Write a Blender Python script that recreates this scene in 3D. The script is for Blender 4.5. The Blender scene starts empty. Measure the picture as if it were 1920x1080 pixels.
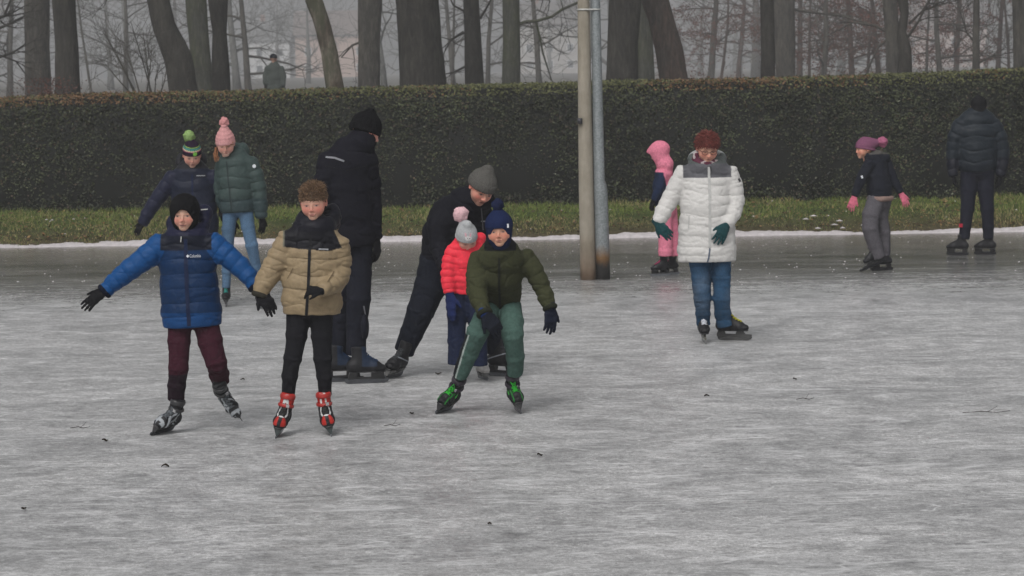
import bpy, math, random
import numpy as np
from mathutils import Vector
SC = bpy.context.scene
COL = SC.collection
rnd = random.Random(7)
f32 = np.float32

# ------------------------------------------------------------------ camera
FOC, CAMH, HOR, ROLL = 5000.0, 2.2, 125.0, 0.0161
TH = math.atan((540 - HOR) / FOC)
_f = np.array([0, math.cos(TH), -math.sin(TH)])
_r0 = np.array([1.0, 0, 0]); _u0 = np.array([0, math.sin(TH), math.cos(TH)])
_r = math.cos(ROLL) * _r0 - math.sin(ROLL) * _u0
_u = math.cos(ROLL) * _u0 + math.sin(ROLL) * _r0
CAMP = np.array([0, 0, CAMH])

def _dir(px, py):
    return _f + (px - 960) / FOC * _r + (540 - py) / FOC * _u

def G(px, py, z=0.0):                 # photograph point -> place on the ground
    d = _dir(px, py); return CAMP + d * ((z - CAMH) / d[2])

def W(px, py, Y):                     # photograph point -> place at distance Y
    d = _dir(px, py); return CAMP + d * (Y / d[1])

def make_camera():
    cd = bpy.data.cameras.new('camera'); co = bpy.data.objects.new('camera', cd); COL.objects.link(co)
    from mathutils import Matrix
    m = Matrix.Identity(4)
    for i in range(3):
        m[i][0] = _r[i]; m[i][1] = _u[i]; m[i][2] = -_f[i]; m[i][3] = CAMP[i]
    co.matrix_world = m
    cd.sensor_width = 36; cd.lens = FOC * 36 / 1920; cd.clip_end = 3000; cd.clip_start = 0.5
    cd.dof.use_dof = True; cd.dof.focus_distance = 16.5; cd.dof.aperture_fstop = 9.0
    SC.camera = co

# ------------------------------------------------------------------ objects
def srgb(r, g, b):
    o = []
    for c in (r, g, b):
        c /= 255.0
        o.append(c / 12.92 if c <= .04045 else ((c + .055) / 1.055) ** 2.4)
    return tuple(o)

def tag(o, label=None, cat=None, group=None, kind=None):
    if label: o['label'] = label
    if cat: o['category'] = cat
    if group: o['group'] = group
    if kind: o['kind'] = kind
    return o

def empty(name, loc, label, cat, group=None):
    o = bpy.data.objects.new(name, None); COL.objects.link(o)
    o.location = tuple(float(v) for v in loc); o.empty_display_size = .1
    return tag(o, label, cat, group)

def link_mesh(name, verts, faces, m, parent=None, cols=None, smooth=True, matidx=None):
    """verts (N,3) world; faces: (M,4) or (M,3) array or list of tuples"""
    verts = np.asarray(verts, dtype=np.float64)
    if parent is not None:
        verts = verts - np.array(parent_world(parent))
    me = bpy.data.meshes.new(name)
    if isinstance(faces, np.ndarray):
        k = faces.shape[1]; n = len(faces)
        me.vertices.add(len(verts)); me.vertices.foreach_set('co', verts.astype(f32).ravel())
        me.loops.add(n * k); me.loops.foreach_set('vertex_index', faces.astype(np.int32).ravel())
        me.polygons.add(n); me.polygons.foreach_set('loop_start', np.arange(0, n * k, k, dtype=np.int32))
        me.polygons.foreach_set('loop_total', np.full(n, k, dtype=np.int32))
        me.update(calc_edges=True)
    else:
        me.from_pydata([tuple(v) for v in verts], [], [tuple(f) for f in faces]); me.update()
    if smooth:
        me.polygons.foreach_set('use_smooth', np.ones(len(me.polygons), dtype=bool))
    if cols is not None:
        a = me.color_attributes.new('Col', 'FLOAT_COLOR', 'POINT')
        c = np.ones((len(verts), 4), dtype=f32); c[:, :3] = cols
        a.data.foreach_set('color', c.ravel())
    for mm in (m if isinstance(m, (list, tuple)) else [m]):
        me.materials.append(mm)
    if matidx is not None:
        me.polygons.foreach_set('material_index', np.asarray(matidx, dtype=np.int32))
    o = bpy.data.objects.new(name, me); COL.objects.link(o)
    if parent is not None: o.parent = parent
    return o

def parent_world(p):
    x = y = z = 0.0
    while p is not None:
        x += p.location.x; y += p.location.y; z += p.location.z; p = p.parent
    return (x, y, z)

class MB:
    def __init__(s): s.v = []; s.f = []; s.c = []; s.n = 0
    def add(s, v, f, c=None):
        v = np.asarray(v, float); s.v.append(v)
        s.f += [tuple(int(i) + s.n for i in q) for q in f]; s.n += len(v)
        s.c.append(np.tile(np.array(c if c is not None else (1, 1, 1), float), (len(v), 1)) if c is None or np.ndim(c) == 1 else np.asarray(c))
    def box(s, c, size, ax=None, col=None):
        c = np.asarray(c, float); ax = np.eye(3) if ax is None else np.asarray(ax)
        v = [c + sum(ax[i] * size[i] * .5 * k[i] for i in range(3)) for k in
             [(-1,-1,-1),(1,-1,-1),(1,1,-1),(-1,1,-1),(-1,-1,1),(1,-1,1),(1,1,1),(-1,1,1)]]
        s.add(v, [(0,3,2,1),(4,5,6,7),(0,1,5,4),(1,2,6,5),(2,3,7,6),(3,0,4,7)], col)
    def tube(s, pts, rad, n=8, col=None, cap=True):
        pts = [np.asarray(p, float) for p in pts]; vs = []; fs = []
        up = np.array([.13, .27, .95])
        for i, p in enumerate(pts):
            d = pts[min(i + 1, len(pts) - 1)] - pts[max(i - 1, 0)]; d = d / (np.linalg.norm(d) + 1e-9)
            a = np.cross(d, up)
            if np.linalg.norm(a) < .15: a = np.cross(d, [1, 0.1, 0])
            a /= np.linalg.norm(a); b = np.cross(d, a)
            r = rad[i] if hasattr(rad, '__len__') else rad
            for k in range(n):
                t = 2 * math.pi * k / n; vs.append(p + (a * math.cos(t) + b * math.sin(t)) * r)
        for i in range(len(pts) - 1):
            for k in range(n):
                fs.append((i*n+k, i*n+(k+1) % n, (i+1)*n+(k+1) % n, (i+1)*n+k))
        if cap and n > 2:
            fs.append(tuple(range(n))[::-1]); fs.append(tuple((len(pts)-1)*n+k for k in range(n)))
        s.add(vs, fs, col)
    def build(s, name, m, parent=None, smooth=True, usecol=False):
        return link_mesh(name, np.concatenate(s.v), s.f, m, parent, np.concatenate(s.c) if usecol else None, smooth)

# ------------------------------------------------------------------ numpy noise
_rs = np.random.RandomState(11)
_LAT = _rs.rand(32, 32, 32).astype(f32)
def vn(P, fr=1.0, off=0.0):
    Q = P * fr + off; I = np.floor(Q).astype(np.int32); T = (Q - I).astype(f32); T = T * T * (3 - 2 * T)
    x, y, z = I[:, 0] & 31, I[:, 1] & 31, I[:, 2] & 31; X, Y, Z = (x+1) & 31, (y+1) & 31, (z+1) & 31
    a, b, c = T[:, 0], T[:, 1], T[:, 2]
    L = _LAT
    v = (L[x,y,z]*(1-a)+L[X,y,z]*a)*(1-b) + (L[x,Y,z]*(1-a)+L[X,Y,z]*a)*b
    w = (L[x,y,Z]*(1-a)+L[X,y,Z]*a)*(1-b) + (L[x,Y,Z]*(1-a)+L[X,Y,Z]*a)*b
    return (v * (1 - c) + w * c) * 2 - 1
def fbm(P, fr, off=0.0, n=3):
    s = 0; a = 1; t = 0
    for i in range(n): s = s + a * vn(P, fr * 2 ** i, off + 5.3 * i); t += a; a *= .5
    return s / t

# ------------------------------------------------------------------ implicit solids
def nrm(v): v = np.asarray(v, float); return v / (np.linalg.norm(v) + 1e-9)
def smin(a, b, k):
    if k <= 0: return np.minimum(a, b)
    h = np.clip(k - np.abs(a - b), 0, None) / k
    return np.minimum(a, b) - h * h * k * .25
def smax(a, b, k): return -smin(-a, -b, k)

def seg(a, b, wa, wb=None, da=None, db=None, side=(1, 0, 0), quilt=None, s0=0.0, cap=None):
    """elliptical tapered capsule; quilt=(spacing, amp)"""
    a = np.asarray(a, float); b = np.asarray(b, float); wb = wa if wb is None else wb
    da = wa if da is None else da; db = wb if db is None else db
    ab = b - a; L = np.linalg.norm(ab) + 1e-9; n = ab / L
    s = np.asarray(side, float); s = s - n * s.dot(n)
    if np.linalg.norm(s) < .1: s = np.cross(n, [0.0, 1, 0.1])
    s = nrm(s); f = np.cross(n, s)
    A = a.astype(f32); s32, f32_, n32 = s.astype(f32), f.astype(f32), n.astype(f32)
    def fn(P):
        q = P - A; h = q @ n32; t = np.clip(h / L, 0, 1); z = h - t * L
        x = q @ s32; y = q @ f32_
        w = wa + (wb - wa) * t; d = da + (db - da) * t; r = np.minimum(w, d)
        if cap: r = r * cap
        if quilt:
            u = (s0 + h) / quilt[0] + .32 * vn(P, 5.0, 3.1)
            sn = np.abs(np.sin(math.pi * u)); e = quilt[1] * (1 + .6 * vn(P, 5.0, 8.2)) * (.75 * sn ** .6 - .6 - .45 * np.exp(-(sn / .13) ** 2))
            w = w + e; d = d + e
        k0 = np.sqrt((x/w)**2 + (y/d)**2 + (z/r)**2) + 1e-6
        k1 = np.sqrt((x/w**2)**2 + (y/d**2)**2 + (z/r**2)**2) + 1e-6
        return k0 * (k0 - 1) / k1
    m = max(wa, wb, da, db) * 1.1 + (quilt[1] if quilt else 0)
    fn.bb = (np.minimum(a, b) - m, np.maximum(a, b) + m)
    return fn

def loft(pts, side=(1, 0, 0), quilt=None, k=.03, s0=0.0, cap=None):
    """pts: [(p, w, d), ...]"""
    fs = []; s = s0
    for i in range(len(pts) - 1):
        (a, wa, da), (b, wb, db) = pts[i], pts[i+1]
        fs.append(seg(a, b, wa, wb, da, db, side, quilt, s, cap)); s += float(np.linalg.norm(np.asarray(b) - np.asarray(a)))
    def fn(P):
        d = fs[0](P)
        for g in fs[1:]: d = smin(d, g(P), k)
        return d
    fn.bb = (np.min([g.bb[0] for g in fs], 0), np.max([g.bb[1] for g in fs], 0))
    return fn

def ell(c, rad, ax=None):
    c = np.asarray(c, float); ax = np.eye(3) if ax is None else np.asarray(ax, float)
    r = np.asarray(rad, float) if hasattr(rad, '__len__') else np.array([rad] * 3, float)
    M = ax.T.astype(f32); c32 = c.astype(f32); r32 = r.astype(f32)
    def fn(P):
        q = (P - c32) @ M
        k0 = np.sqrt(((q / r32) ** 2).sum(1)) + 1e-6; k1 = np.sqrt(((q / r32 ** 2) ** 2).sum(1)) + 1e-6
        return k0 * (k0 - 1) / k1
    m = r.max(); fn.bb = (c - m, c + m)
    return fn

def ring(c, nvec, Rx, Ry, tube, side=(1, 0, 0), tz=None):
    c = np.asarray(c, float); n = nrm(nvec); s = np.asarray(side, float); s = nrm(s - n * s.dot(n)); f = np.cross(n, s)
    tz = tz or tube
    def fn(P):
        q = P - c.astype(f32); x = q @ s.astype(f32); y = q @ f.astype(f32); z = q @ n.astype(f32)
        l = np.sqrt(x * x + y * y) + 1e-6; k = np.sqrt((x / Rx) ** 2 + (y / Ry) ** 2) + 1e-6
        dr = l * (1 - 1 / k)
        dr = np.clip(dr, -tube * 4, tube * 4)
        q1 = np.sqrt((dr/tube)**2 + (z/tz)**2) + 1e-6; q2 = np.sqrt((dr/tube**2)**2 + (z/tz**2)**2) + 1e-6
        return q1 * (q1 - 1) / q2
    m = max(Rx, Ry) + max(tube, tz); fn.bb = (c - m, c + m)
    return fn

def rbox(c, ax, half, r):
    c = np.asarray(c, float); ax = np.asarray(ax, float); h = np.asarray(half, float)
    def fn(P):
        q = np.abs((P - c.astype(f32)) @ ax.T.astype(f32)) - (h - r).astype(f32)
        return np.linalg.norm(np.maximum(q, 0), axis=1) + np.minimum(q.max(1), 0) - r
    m = np.linalg.norm(h); fn.bb = (c - m, c + m)
    return fn

def plane(p, n):          # keeps the side the normal points away from
    p = np.asarray(p, float).astype(f32); n = nrm(n).astype(f32)
    return lambda P: (P - p) @ n

class Solid:
    def __init__(s): s.ops = []; s.lo = np.full(3, 1e9); s.hi = np.full(3, -1e9)
    def add(s, fn, k=.02): s.ops.append(('u', fn, k)); s.lo = np.minimum(s.lo, fn.bb[0]); s.hi = np.maximum(s.hi, fn.bb[1]); return s
    def sub(s, fn, k=.01): s.ops.append(('s', fn, k)); return s
    def cut(s, fn, k=.004): s.ops.append(('i', fn, k)); return s
    def wr(s, fn): s.ops.append(('w', fn, 0)); return s
    def ev(s, P):
        d = None
        for t, fn, k in s.ops:
            if t == 'u': d = fn(P) if d is None else smin(d, fn(P), k)
            elif t == 's': d = smax(d, -fn(P), k)
            elif t == 'i': d = smax(d, fn(P), k)
            else: d = d + fn(P)
        return d.astype(f32)
    def mesh(s, vox, smooth=1):
        lo = s.lo - vox * 3; hi = s.hi + vox * 3
        C = 4; nn = (np.ceil((hi - lo) / vox / C).astype(int) + 1) * C
        cs = vox * C
        def grid(n, st):
            g = np.meshgrid(*[np.arange(k, dtype=f32) * st + lo[i] for i, k in enumerate(n)], indexing='ij')
            return np.stack(g, -1).reshape(-1, 3).astype(f32)
        nc = nn // C
        g = np.meshgrid(*[(np.arange(k, dtype=f32) + .5) * cs - vox * .5 + lo[i] for i, k in enumerate(nc)], indexing='ij')
        PC = np.stack(g, -1).reshape(-1, 3).astype(f32)
        dc = np.concatenate([s.ev(PC[i:i+200000]) for i in range(0, len(PC), 200000)]).reshape(nc)
        near = np.abs(dc) < cs * 1.9 + .006
        D = np.repeat(np.repeat(np.repeat(dc, C, 0), C, 1), C, 2).astype(f32)
        NB = np.argwhere(near)
        loc = np.stack(np.meshgrid(*[np.arange(C)] * 3, indexing='ij'), -1).reshape(-1, 3)
        idx = (NB[:, None, :] * C + loc[None]).reshape(-1, 3)
        for i in range(0, len(idx), 300000):
            q = idx[i:i+300000]; P = (q * vox + lo).astype(f32); D[q[:, 0], q[:, 1], q[:, 2]] = s.ev(P)
        S = D < 0
        # surface nets
        nx, ny, nz = D.shape
        cnt = np.zeros((nx-1, ny-1, nz-1), np.int8)
        corners = [(i, j, k) for i in (0, 1) for j in (0, 1) for k in (0, 1)]
        for (i, j, k) in corners: cnt += S[i:nx-1+i, j:ny-1+j, k:nz-1+k]
        act = np.argwhere((cnt > 0) & (cnt < 8))
        vid = np.full(cnt.shape, -1, np.int32); vid[act[:, 0], act[:, 1], act[:, 2]] = np.arange(len(act))
        cv = {c: D[act[:, 0]+c[0], act[:, 1]+c[1], act[:, 2]+c[2]] for c in corners}
        acc = np.zeros((len(act), 3)); m = np.zeros(len(act))
        for c in corners:
            for ax in range(3):
                if c[ax]: continue
                e = list(c); e[ax] = 1; e = tuple(e); a, b = cv[c], cv[e]; x = (a < 0) != (b < 0)
                t = np.where(x, a / np.where(x, a - b, 1), 0)
                p = np.tile(np.array(c, float), (len(act), 1)); p[:, ax] = t
                acc += p * x[:, None]; m += x
        V_ = (act + acc / m[:, None]) * vox + lo
        quads = []
        for ax in range(3):
            sl0 = [slice(1, -1)] * 3; sl0[ax] = slice(0, -1); sl1 = [slice(1, -1)] * 3; sl1[ax] = slice(1, None)
            a = S[tuple(sl0)]; b = S[tuple(sl1)]
            u, v = [(1, 2), (2, 0), (0, 1)][ax]
            for flip, msk in ((False, a & ~b), (True, ~a & b)):
                I = np.argwhere(msk); I = I + 1; I[:, ax] -= 1
                if not len(I): continue
                def at(du, dv):
                    J = I.copy(); J[:, u] -= du; J[:, v] -= dv; return vid[J[:, 0], J[:, 1], J[:, 2]]
                q = np.stack([at(1, 1), at(0, 1), at(0, 0), at(1, 0)], 1)
                quads.append(q[:, ::-1] if flip else q)
        Q = np.concatenate(quads)
        Q = Q[(Q >= 0).all(1)]
        for _ in range(smooth):
            A = np.zeros_like(V_); n_ = np.zeros(len(V_))
            for i in range(4):
                for j in (1, 3):
                    np.add.at(A, Q[:, i], V_[Q[:, (i + j) % 4]]); np.add.at(n_, Q[:, i], 1)
            V_ = V_ * .4 + .6 * A / np.maximum(n_, 1)[:, None]
        return V_, Q
# ------------------------------------------------------------------ materials
_mc = {}
def newmat(name):
    m = bpy.data.materials.new(name); m.use_nodes = True
    nt = m.node_tree; return m, nt, nt.nodes['Principled BSDF']
def N(nt, t, **kw):
    n = nt.nodes.new(t)
    for k, v in kw.items():
        if k.startswith('i_'):
            n.inputs[k[2:].replace('_', ' ')].default_value = v
        else: setattr(n, k, v)
    return n
def ramp(nt, src, stops):
    r = N(nt, 'ShaderNodeValToRGB'); cr = r.color_ramp
    while len(cr.elements) < len(stops): cr.elements.new(.5)
    for e, (p, c) in zip(cr.elements, stops): e.position = p; e.color = (*c, 1) if len(c) == 3 else c
    nt.links.new(src, r.inputs['Fac']); return r.outputs['Color']
def mix(nt, fac, a, b, mode='MIX'):
    m = N(nt, 'ShaderNodeMix', data_type='RGBA', blend_type=mode)
    for s, v in ((0, fac), (6, a), (7, b)):
        if isinstance(v, (int, float)): m.inputs[s].default_value = v
        elif isinstance(v, tuple): m.inputs[s].default_value = (*v, 1)
        else: nt.links.new(v, m.inputs[s])
    return m.outputs[2]
def coords(nt, scale=(1, 1, 1), rot=(0, 0, 0)):
    t = N(nt, 'ShaderNodeTexCoord'); mp = N(nt, 'ShaderNodeMapping')
    mp.inputs['Scale'].default_value = scale; mp.inputs['Rotation'].default_value = rot
    nt.links.new(t.outputs['Object'], mp.inputs['Vector']); return mp.outputs['Vector']
def noise(nt, vec, sc, det=4, rough=.6, dist=0):
    n = N(nt, 'ShaderNodeTexNoise'); n.inputs['Scale'].default_value = sc; n.inputs['Detail'].default_value = det
    n.inputs['Roughness'].default_value = rough; n.inputs['Distortion'].default_value = dist
    if vec is not None: nt.links.new(vec, n.inputs['Vector'])
    return n.outputs['Fac']
def bump(nt, b, h, strength, dist):
    n = N(nt, 'ShaderNodeBump'); n.inputs['Strength'].default_value = strength; n.inputs['Distance'].default_value = dist
    nt.links.new(h, n.inputs['Height']); nt.links.new(n.outputs['Normal'], b.inputs['Normal'])
def spec(b, v): b.inputs['Specular IOR Level'].default_value = v

def cloth(kind='nylon'):
    """fabric reading its colour regions from the mesh; weave, creases and wear are noise"""
    if kind in _mc: return _mc[kind]
    m, nt, b = newmat(kind + '_fabric')
    at = N(nt, 'ShaderNodeAttribute', attribute_name='Col')
    c = coords(nt)
    P = dict(nylon=(.52, .16, 45, .006, .12), coat=(.6, .25, 45, .004, .05), matte=(.85, .08, 60, .004, .18), knit=(.95, .05, 120, .004, .22),
             denim=(.85, .15, 90, .003, .25), skin=(.5, .35, 60, .0006, .06), leather=(.5, .22, 70, .002, .15),
             plastic=(.33, .5, 30, .0005, .05), hair=(.6, .25, 150, .003, .35))[kind]
    n1 = noise(nt, c, P[2], 4, .6, .4)
    v = ramp(nt, n1, [(.3, (1 - P[4],) * 3), (.7, (1 + P[4],) * 3)])
    nt.links.new(mix(nt, 1.0, at.outputs['Color'], v, 'MULTIPLY'), b.inputs['Base Color'])
    b.inputs['Roughness'].default_value = P[0]; spec(b, P[1])
    if kind in ('nylon', 'matte', 'denim', 'coat'):
        n2 = noise(nt, c, 14, 3, .55, 1.2)
        mm = N(nt, 'ShaderNodeMath', operation='MULTIPLY_ADD'); mm.inputs[1].default_value = 2.2
        nt.links.new(n2, mm.inputs[0]); nt.links.new(n1, mm.inputs[2])
        bump(nt, b, mm.outputs[0], .5 if kind == 'nylon' else .6, P[3] * (.6 if kind == 'nylon' else 1.2))
    else: bump(nt, b, n1, .6, P[3])
    if kind == 'skin':
        b.inputs['Subsurface Weight'].default_value = .12; b.inputs['Subsurface Radius'].default_value = (.012, .005, .003)
    _mc[kind] = m; return m

def plain(name, col, rough=.5, metal=0.0, sp=.15, var=.15, nscale=30, bmp=0.0):
    key = (name, col)
    if key in _mc: return _mc[key]
    m, nt, b = newmat(name); c = coords(nt)
    n1 = noise(nt, c, nscale, 5, .65)
    lo = tuple(x * (1 - var) for x in col); hi = tuple(min(1, x * (1 + var)) for x in col)
    nt.links.new(ramp(nt, n1, [(.3, lo), (.7, hi)]), b.inputs['Base Color'])
    b.inputs['Roughness'].default_value = rough; b.inputs['Metallic'].default_value = metal; spec(b, sp)
    if bmp: bump(nt, b, n1, .6, bmp)
    _mc[key] = m; return m

def mat_ice():
    m, nt, b = newmat('ice_surface')
    c1 = coords(nt, (1, 1, 1)); cs = coords(nt, (.9, 1.0, 1), (0, 0, .15))
    cs2 = coords(nt, (.8, 1.0, 1), (0, 0, -.25)); cs3 = coords(nt, (.9, 1.0, 1), (0, 0, .3))
    big = noise(nt, cs, 1.1, 9, .72, 1.0)
    mid = noise(nt, cs2, 7, 9, .78, .8)
    m3 = noise(nt, cs3, 34, 6, .8, .5)
    fine = noise(nt, c1, 110, 3, .8)
    base = ramp(nt, big, [(.31, (.225, .227, .229)), (.44, (.31, .312, .314)), (.56, (.385, .386, .387)), (.71, (.50, .50, .50))])
    t2 = ramp(nt, mid, [(.34, (.60,) * 3), (.5, (1.0,) * 3), (.66, (1.36,) * 3)])
    col = mix(nt, 1.0, base, t2, 'MULTIPLY')
    col = mix(nt, 1.0, col, ramp(nt, m3, [(.36, (.60,) * 3), (.64, (1.42,) * 3)]), 'MULTIPLY')
    col = mix(nt, 1.0, col, ramp(nt, fine, [(.32, (.62,) * 3), (.68, (1.42,) * 3)]), 'MULTIPLY')
    # skate scratches: curving thin level lines of warped noise, crossing each other
    fac = None
    for (sx, sy, rz, sc, wdt) in ((.22, 1, .10, 1.3, .007), (.25, 1, -.32, 1.7, .008), (.2, 1, .40, 1.1, .006), (.22, 1, -.18, 2.6, .010), (.3, 1, .2, 3.4, .013), (.25, 1, -.06, 5.5, .018), (.18, 1, .75, .9, .005)):
        v = coords(nt, (sx, sy, 1), (0, 0, rz)); n = noise(nt, v, sc, 2, .45, .5)
        a = N(nt, 'ShaderNodeMath', operation='SUBTRACT'); a.inputs[1].default_value = .5; nt.links.new(n, a.inputs[0])
        a2 = N(nt, 'ShaderNodeMath', operation='ABSOLUTE'); nt.links.new(a.outputs[0], a2.inputs[0])
        r = ramp(nt, a2.outputs[0], [(0, (1,) * 3), (wdt, (0,) * 3)])
        fac = r if fac is None else mix(nt, 1.0, fac, r, 'LIGHTEN')
    patch = noise(nt, cs, 3.2, 4, .7)
    fm = mix(nt, 1.0, fac, ramp(nt, patch, [(.43, (0,) * 3), (.62, (.8,) * 3)]), 'MULTIPLY')
    col = mix(nt, fm, col, (.66, .665, .67))
    # frost specks and crumbs
    vo = N(nt, 'ShaderNodeTexVoronoi'); vo.inputs['Scale'].default_value = 9; nt.links.new(coords(nt, (.7, 1, 1)), vo.inputs['Vector'])
    sp_ = ramp(nt, vo.outputs['Distance'], [(.05, (1,) * 3), (.12, (0,) * 3)])
    p2 = noise(nt, c1, 1.3, 5, .75)
    sp_ = mix(nt, 1.0, sp_, ramp(nt, p2, [(.5, (0,) * 3), (.66, (.8,) * 3)]), 'MULTIPLY')
    col = mix(nt, sp_, col, (.7, .71, .73))
    # wetter ice towards the bank; dark brownish hedge reflection painted into its colour
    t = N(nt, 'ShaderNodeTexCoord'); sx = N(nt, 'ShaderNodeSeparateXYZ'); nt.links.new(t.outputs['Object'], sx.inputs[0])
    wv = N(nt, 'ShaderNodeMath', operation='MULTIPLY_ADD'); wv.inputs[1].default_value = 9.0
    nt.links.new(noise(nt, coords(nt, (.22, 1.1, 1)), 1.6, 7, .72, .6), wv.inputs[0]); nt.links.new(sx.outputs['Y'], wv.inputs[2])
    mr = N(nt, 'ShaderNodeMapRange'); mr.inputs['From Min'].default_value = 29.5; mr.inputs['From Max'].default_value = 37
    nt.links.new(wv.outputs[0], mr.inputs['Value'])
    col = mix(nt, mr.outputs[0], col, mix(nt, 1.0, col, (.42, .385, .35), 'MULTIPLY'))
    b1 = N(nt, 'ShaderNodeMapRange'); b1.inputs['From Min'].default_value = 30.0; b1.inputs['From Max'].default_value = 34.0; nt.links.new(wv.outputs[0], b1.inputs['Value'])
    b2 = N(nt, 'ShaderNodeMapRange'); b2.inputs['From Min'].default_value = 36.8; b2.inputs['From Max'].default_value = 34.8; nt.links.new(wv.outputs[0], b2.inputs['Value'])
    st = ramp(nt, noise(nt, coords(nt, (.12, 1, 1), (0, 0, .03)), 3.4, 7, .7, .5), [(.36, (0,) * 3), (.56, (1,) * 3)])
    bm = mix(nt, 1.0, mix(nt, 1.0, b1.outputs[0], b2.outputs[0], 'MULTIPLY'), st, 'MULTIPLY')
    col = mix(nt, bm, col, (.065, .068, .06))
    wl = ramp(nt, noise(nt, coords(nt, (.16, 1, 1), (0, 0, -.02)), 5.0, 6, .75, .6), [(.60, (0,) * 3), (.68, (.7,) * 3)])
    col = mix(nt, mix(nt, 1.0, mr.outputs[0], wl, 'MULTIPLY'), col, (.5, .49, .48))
    rm = N(nt, 'ShaderNodeMapRange'); rm.inputs['From Min'].default_value = 23.5; rm.inputs['From Max'].default_value = 28.5; nt.links.new(sx.outputs['Y'], rm.inputs['Value'])
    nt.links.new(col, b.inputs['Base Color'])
    rr = mix(nt, rm.outputs[0], ramp(nt, mid, [(.3, (.30,) * 3), (.7, (.52,) * 3)]), ramp(nt, mid, [(.3, (.07,) * 3), (.7, (.20,) * 3)]))
    nt.links.new(rr, b.inputs['Roughness']); spec(b, .45)
    hh = mix(nt, .5, mid, fine)
    bump(nt, b, hh, .35, .006)
    return m

def mat_ground():
    m, nt, b = newmat('bank_turf')
    c = coords(nt); n1 = noise(nt, c, 3, 6, .7); n2 = noise(nt, c, 25, 5, .7)
    col = ramp(nt, n1, [(.3, (.030, .040, .014)), (.55, (.055, .075, .022)), (.75, (.085, .085, .035))])
    t = N(nt, 'ShaderNodeTexCoord'); sx = N(nt, 'ShaderNodeSeparateXYZ'); nt.links.new(t.outputs['Object'], sx.inputs[0])
    mr = N(nt, 'ShaderNodeMapRange'); mr.inputs['From Min'].default_value = 35.0; mr.inputs['From Max'].default_value = 34.2
    nt.links.new(sx.outputs['Y'], mr.inputs['Value'])
    col = mix(nt, mr.outputs[0], col, ramp(nt, n2, [(.35, (.035, .028, .016)), (.65, (.10, .085, .045))]))
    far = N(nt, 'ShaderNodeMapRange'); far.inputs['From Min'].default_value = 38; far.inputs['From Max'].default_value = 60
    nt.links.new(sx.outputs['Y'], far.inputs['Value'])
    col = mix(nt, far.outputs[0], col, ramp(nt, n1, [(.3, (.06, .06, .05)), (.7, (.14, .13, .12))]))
    nt.links.new(col, b.inputs['Base Color']); b.inputs['Roughness'].default_value = .95; spec(b, .1)
    bump(nt, b, n2, .8, .03); return m

def mat_leaf(name, stops, rough=.55, sp=.3, tr=0.0):
    m, nt, b = newmat(name)
    at = N(nt, 'ShaderNodeAttribute', attribute_name='Col')
    nt.links.new(at.outputs['Color'], b.inputs['Base Color'])
    b.inputs['Roughness'].default_value = rough; spec(b, sp); return m

def mat_bark(name, c1, c2, moss=None, sc=1.0):
    m, nt, b = newmat(name)
    v = coords(nt, (1, 1, .22)); n1 = noise(nt, v, 17 * sc, 7, .75, .5); n2 = noise(nt, coords(nt, (1, 1, .5)), 2.2 * sc, 5, .7)
    col = ramp(nt, n1, [(.3, tuple(x * .4 for x in c1)), (.5, c1), (.72, tuple(x * 1.9 for x in c1))])
    col = mix(nt, ramp(nt, n2, [(.45, (0,) * 3), (.6, (1,) * 3)]), col, mix(nt, 1.0, col, tuple(b_ / max(a_, 1e-3) for a_, b_ in zip(c1, c2)), 'MULTIPLY'))
    if moss:
        n3 = noise(nt, coords(nt, (1, 1, .35)), 3.1 * sc, 5, .7)
        col = mix(nt, ramp(nt, n3, [(.48, (0,) * 3), (.6, (.8,) * 3)]), col, moss)
    nt.links.new(col, b.inputs['Base Color']); b.inputs['Roughness'].default_value = .9; spec(b, .15)
    bump(nt, b, n1, 1.0, .03); return m
# ------------------------------------------------------------------ light, sky, haze
SUN_EL, SUN_AZ = math.radians(48), math.radians(200)
def make_light():
    w = bpy.data.worlds.new('World'); SC.world = w; w.use_nodes = True; nt = w.node_tree
    bg = nt.nodes['Background']; sk = nt.nodes.new('ShaderNodeTexSky'); sk.sky_type = 'NISHITA'; sk.sun_disc = False
    sk.sun_elevation = SUN_EL; sk.sun_rotation = SUN_AZ; sk.air_density = 1.0; sk.dust_density = 6.0; sk.ozone_density = 1.0
    hs = nt.nodes.new('ShaderNodeHueSaturation'); hs.inputs['Saturation'].default_value = .10
    nt.links.new(sk.outputs[0], hs.inputs['Color']); nt.links.new(hs.outputs[0], bg.inputs['Color'])
    bg.inputs['Strength'].default_value = .10
    sd = bpy.data.lights.new('sun', 'SUN'); sd.energy = 1.0; sd.angle = math.radians(24); sd.color = (1, .97, .94)
    so = bpy.data.objects.new('sun', sd); COL.objects.link(so)
    d = Vector((math.sin(SUN_AZ) * math.cos(SUN_EL), math.cos(SUN_AZ) * math.cos(SUN_EL), math.sin(SUN_EL)))
    so.rotation_euler = d.to_track_quat('Z', 'Y').to_euler(); so.location = (0, -5, 20)
    vs = SC.view_settings; vs.view_transform = 'Standard'; vs.look = 'None'; vs.gamma = 1; vs.use_curve_mapping = False
    vs.exposure = EXPOSURE
    SC.render.film_transparent = False
EXPOSURE = 0.1
HAZE = .0018
def make_haze():
    mb = MB(); mb.box((0, 300, 8.0), (700, 660, 19.0))
    m = bpy.data.materials.new('haze_air'); m.use_nodes = True; nt = m.node_tree
    nt.nodes.remove(nt.nodes['Principled BSDF'])
    v = nt.nodes.new('ShaderNodeVolumePrincipled'); v.inputs['Density'].default_value = HAZE
    v.inputs['Color'].default_value = (.93, .94, .96, 1)
    nt.links.new(v.outputs[0], nt.nodes['Material Output'].inputs['Volume'])
    tag(mb.build('haze', m, smooth=False), 'thin grey winter mist between the ice and the far trees', 'haze', kind='stuff')

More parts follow.
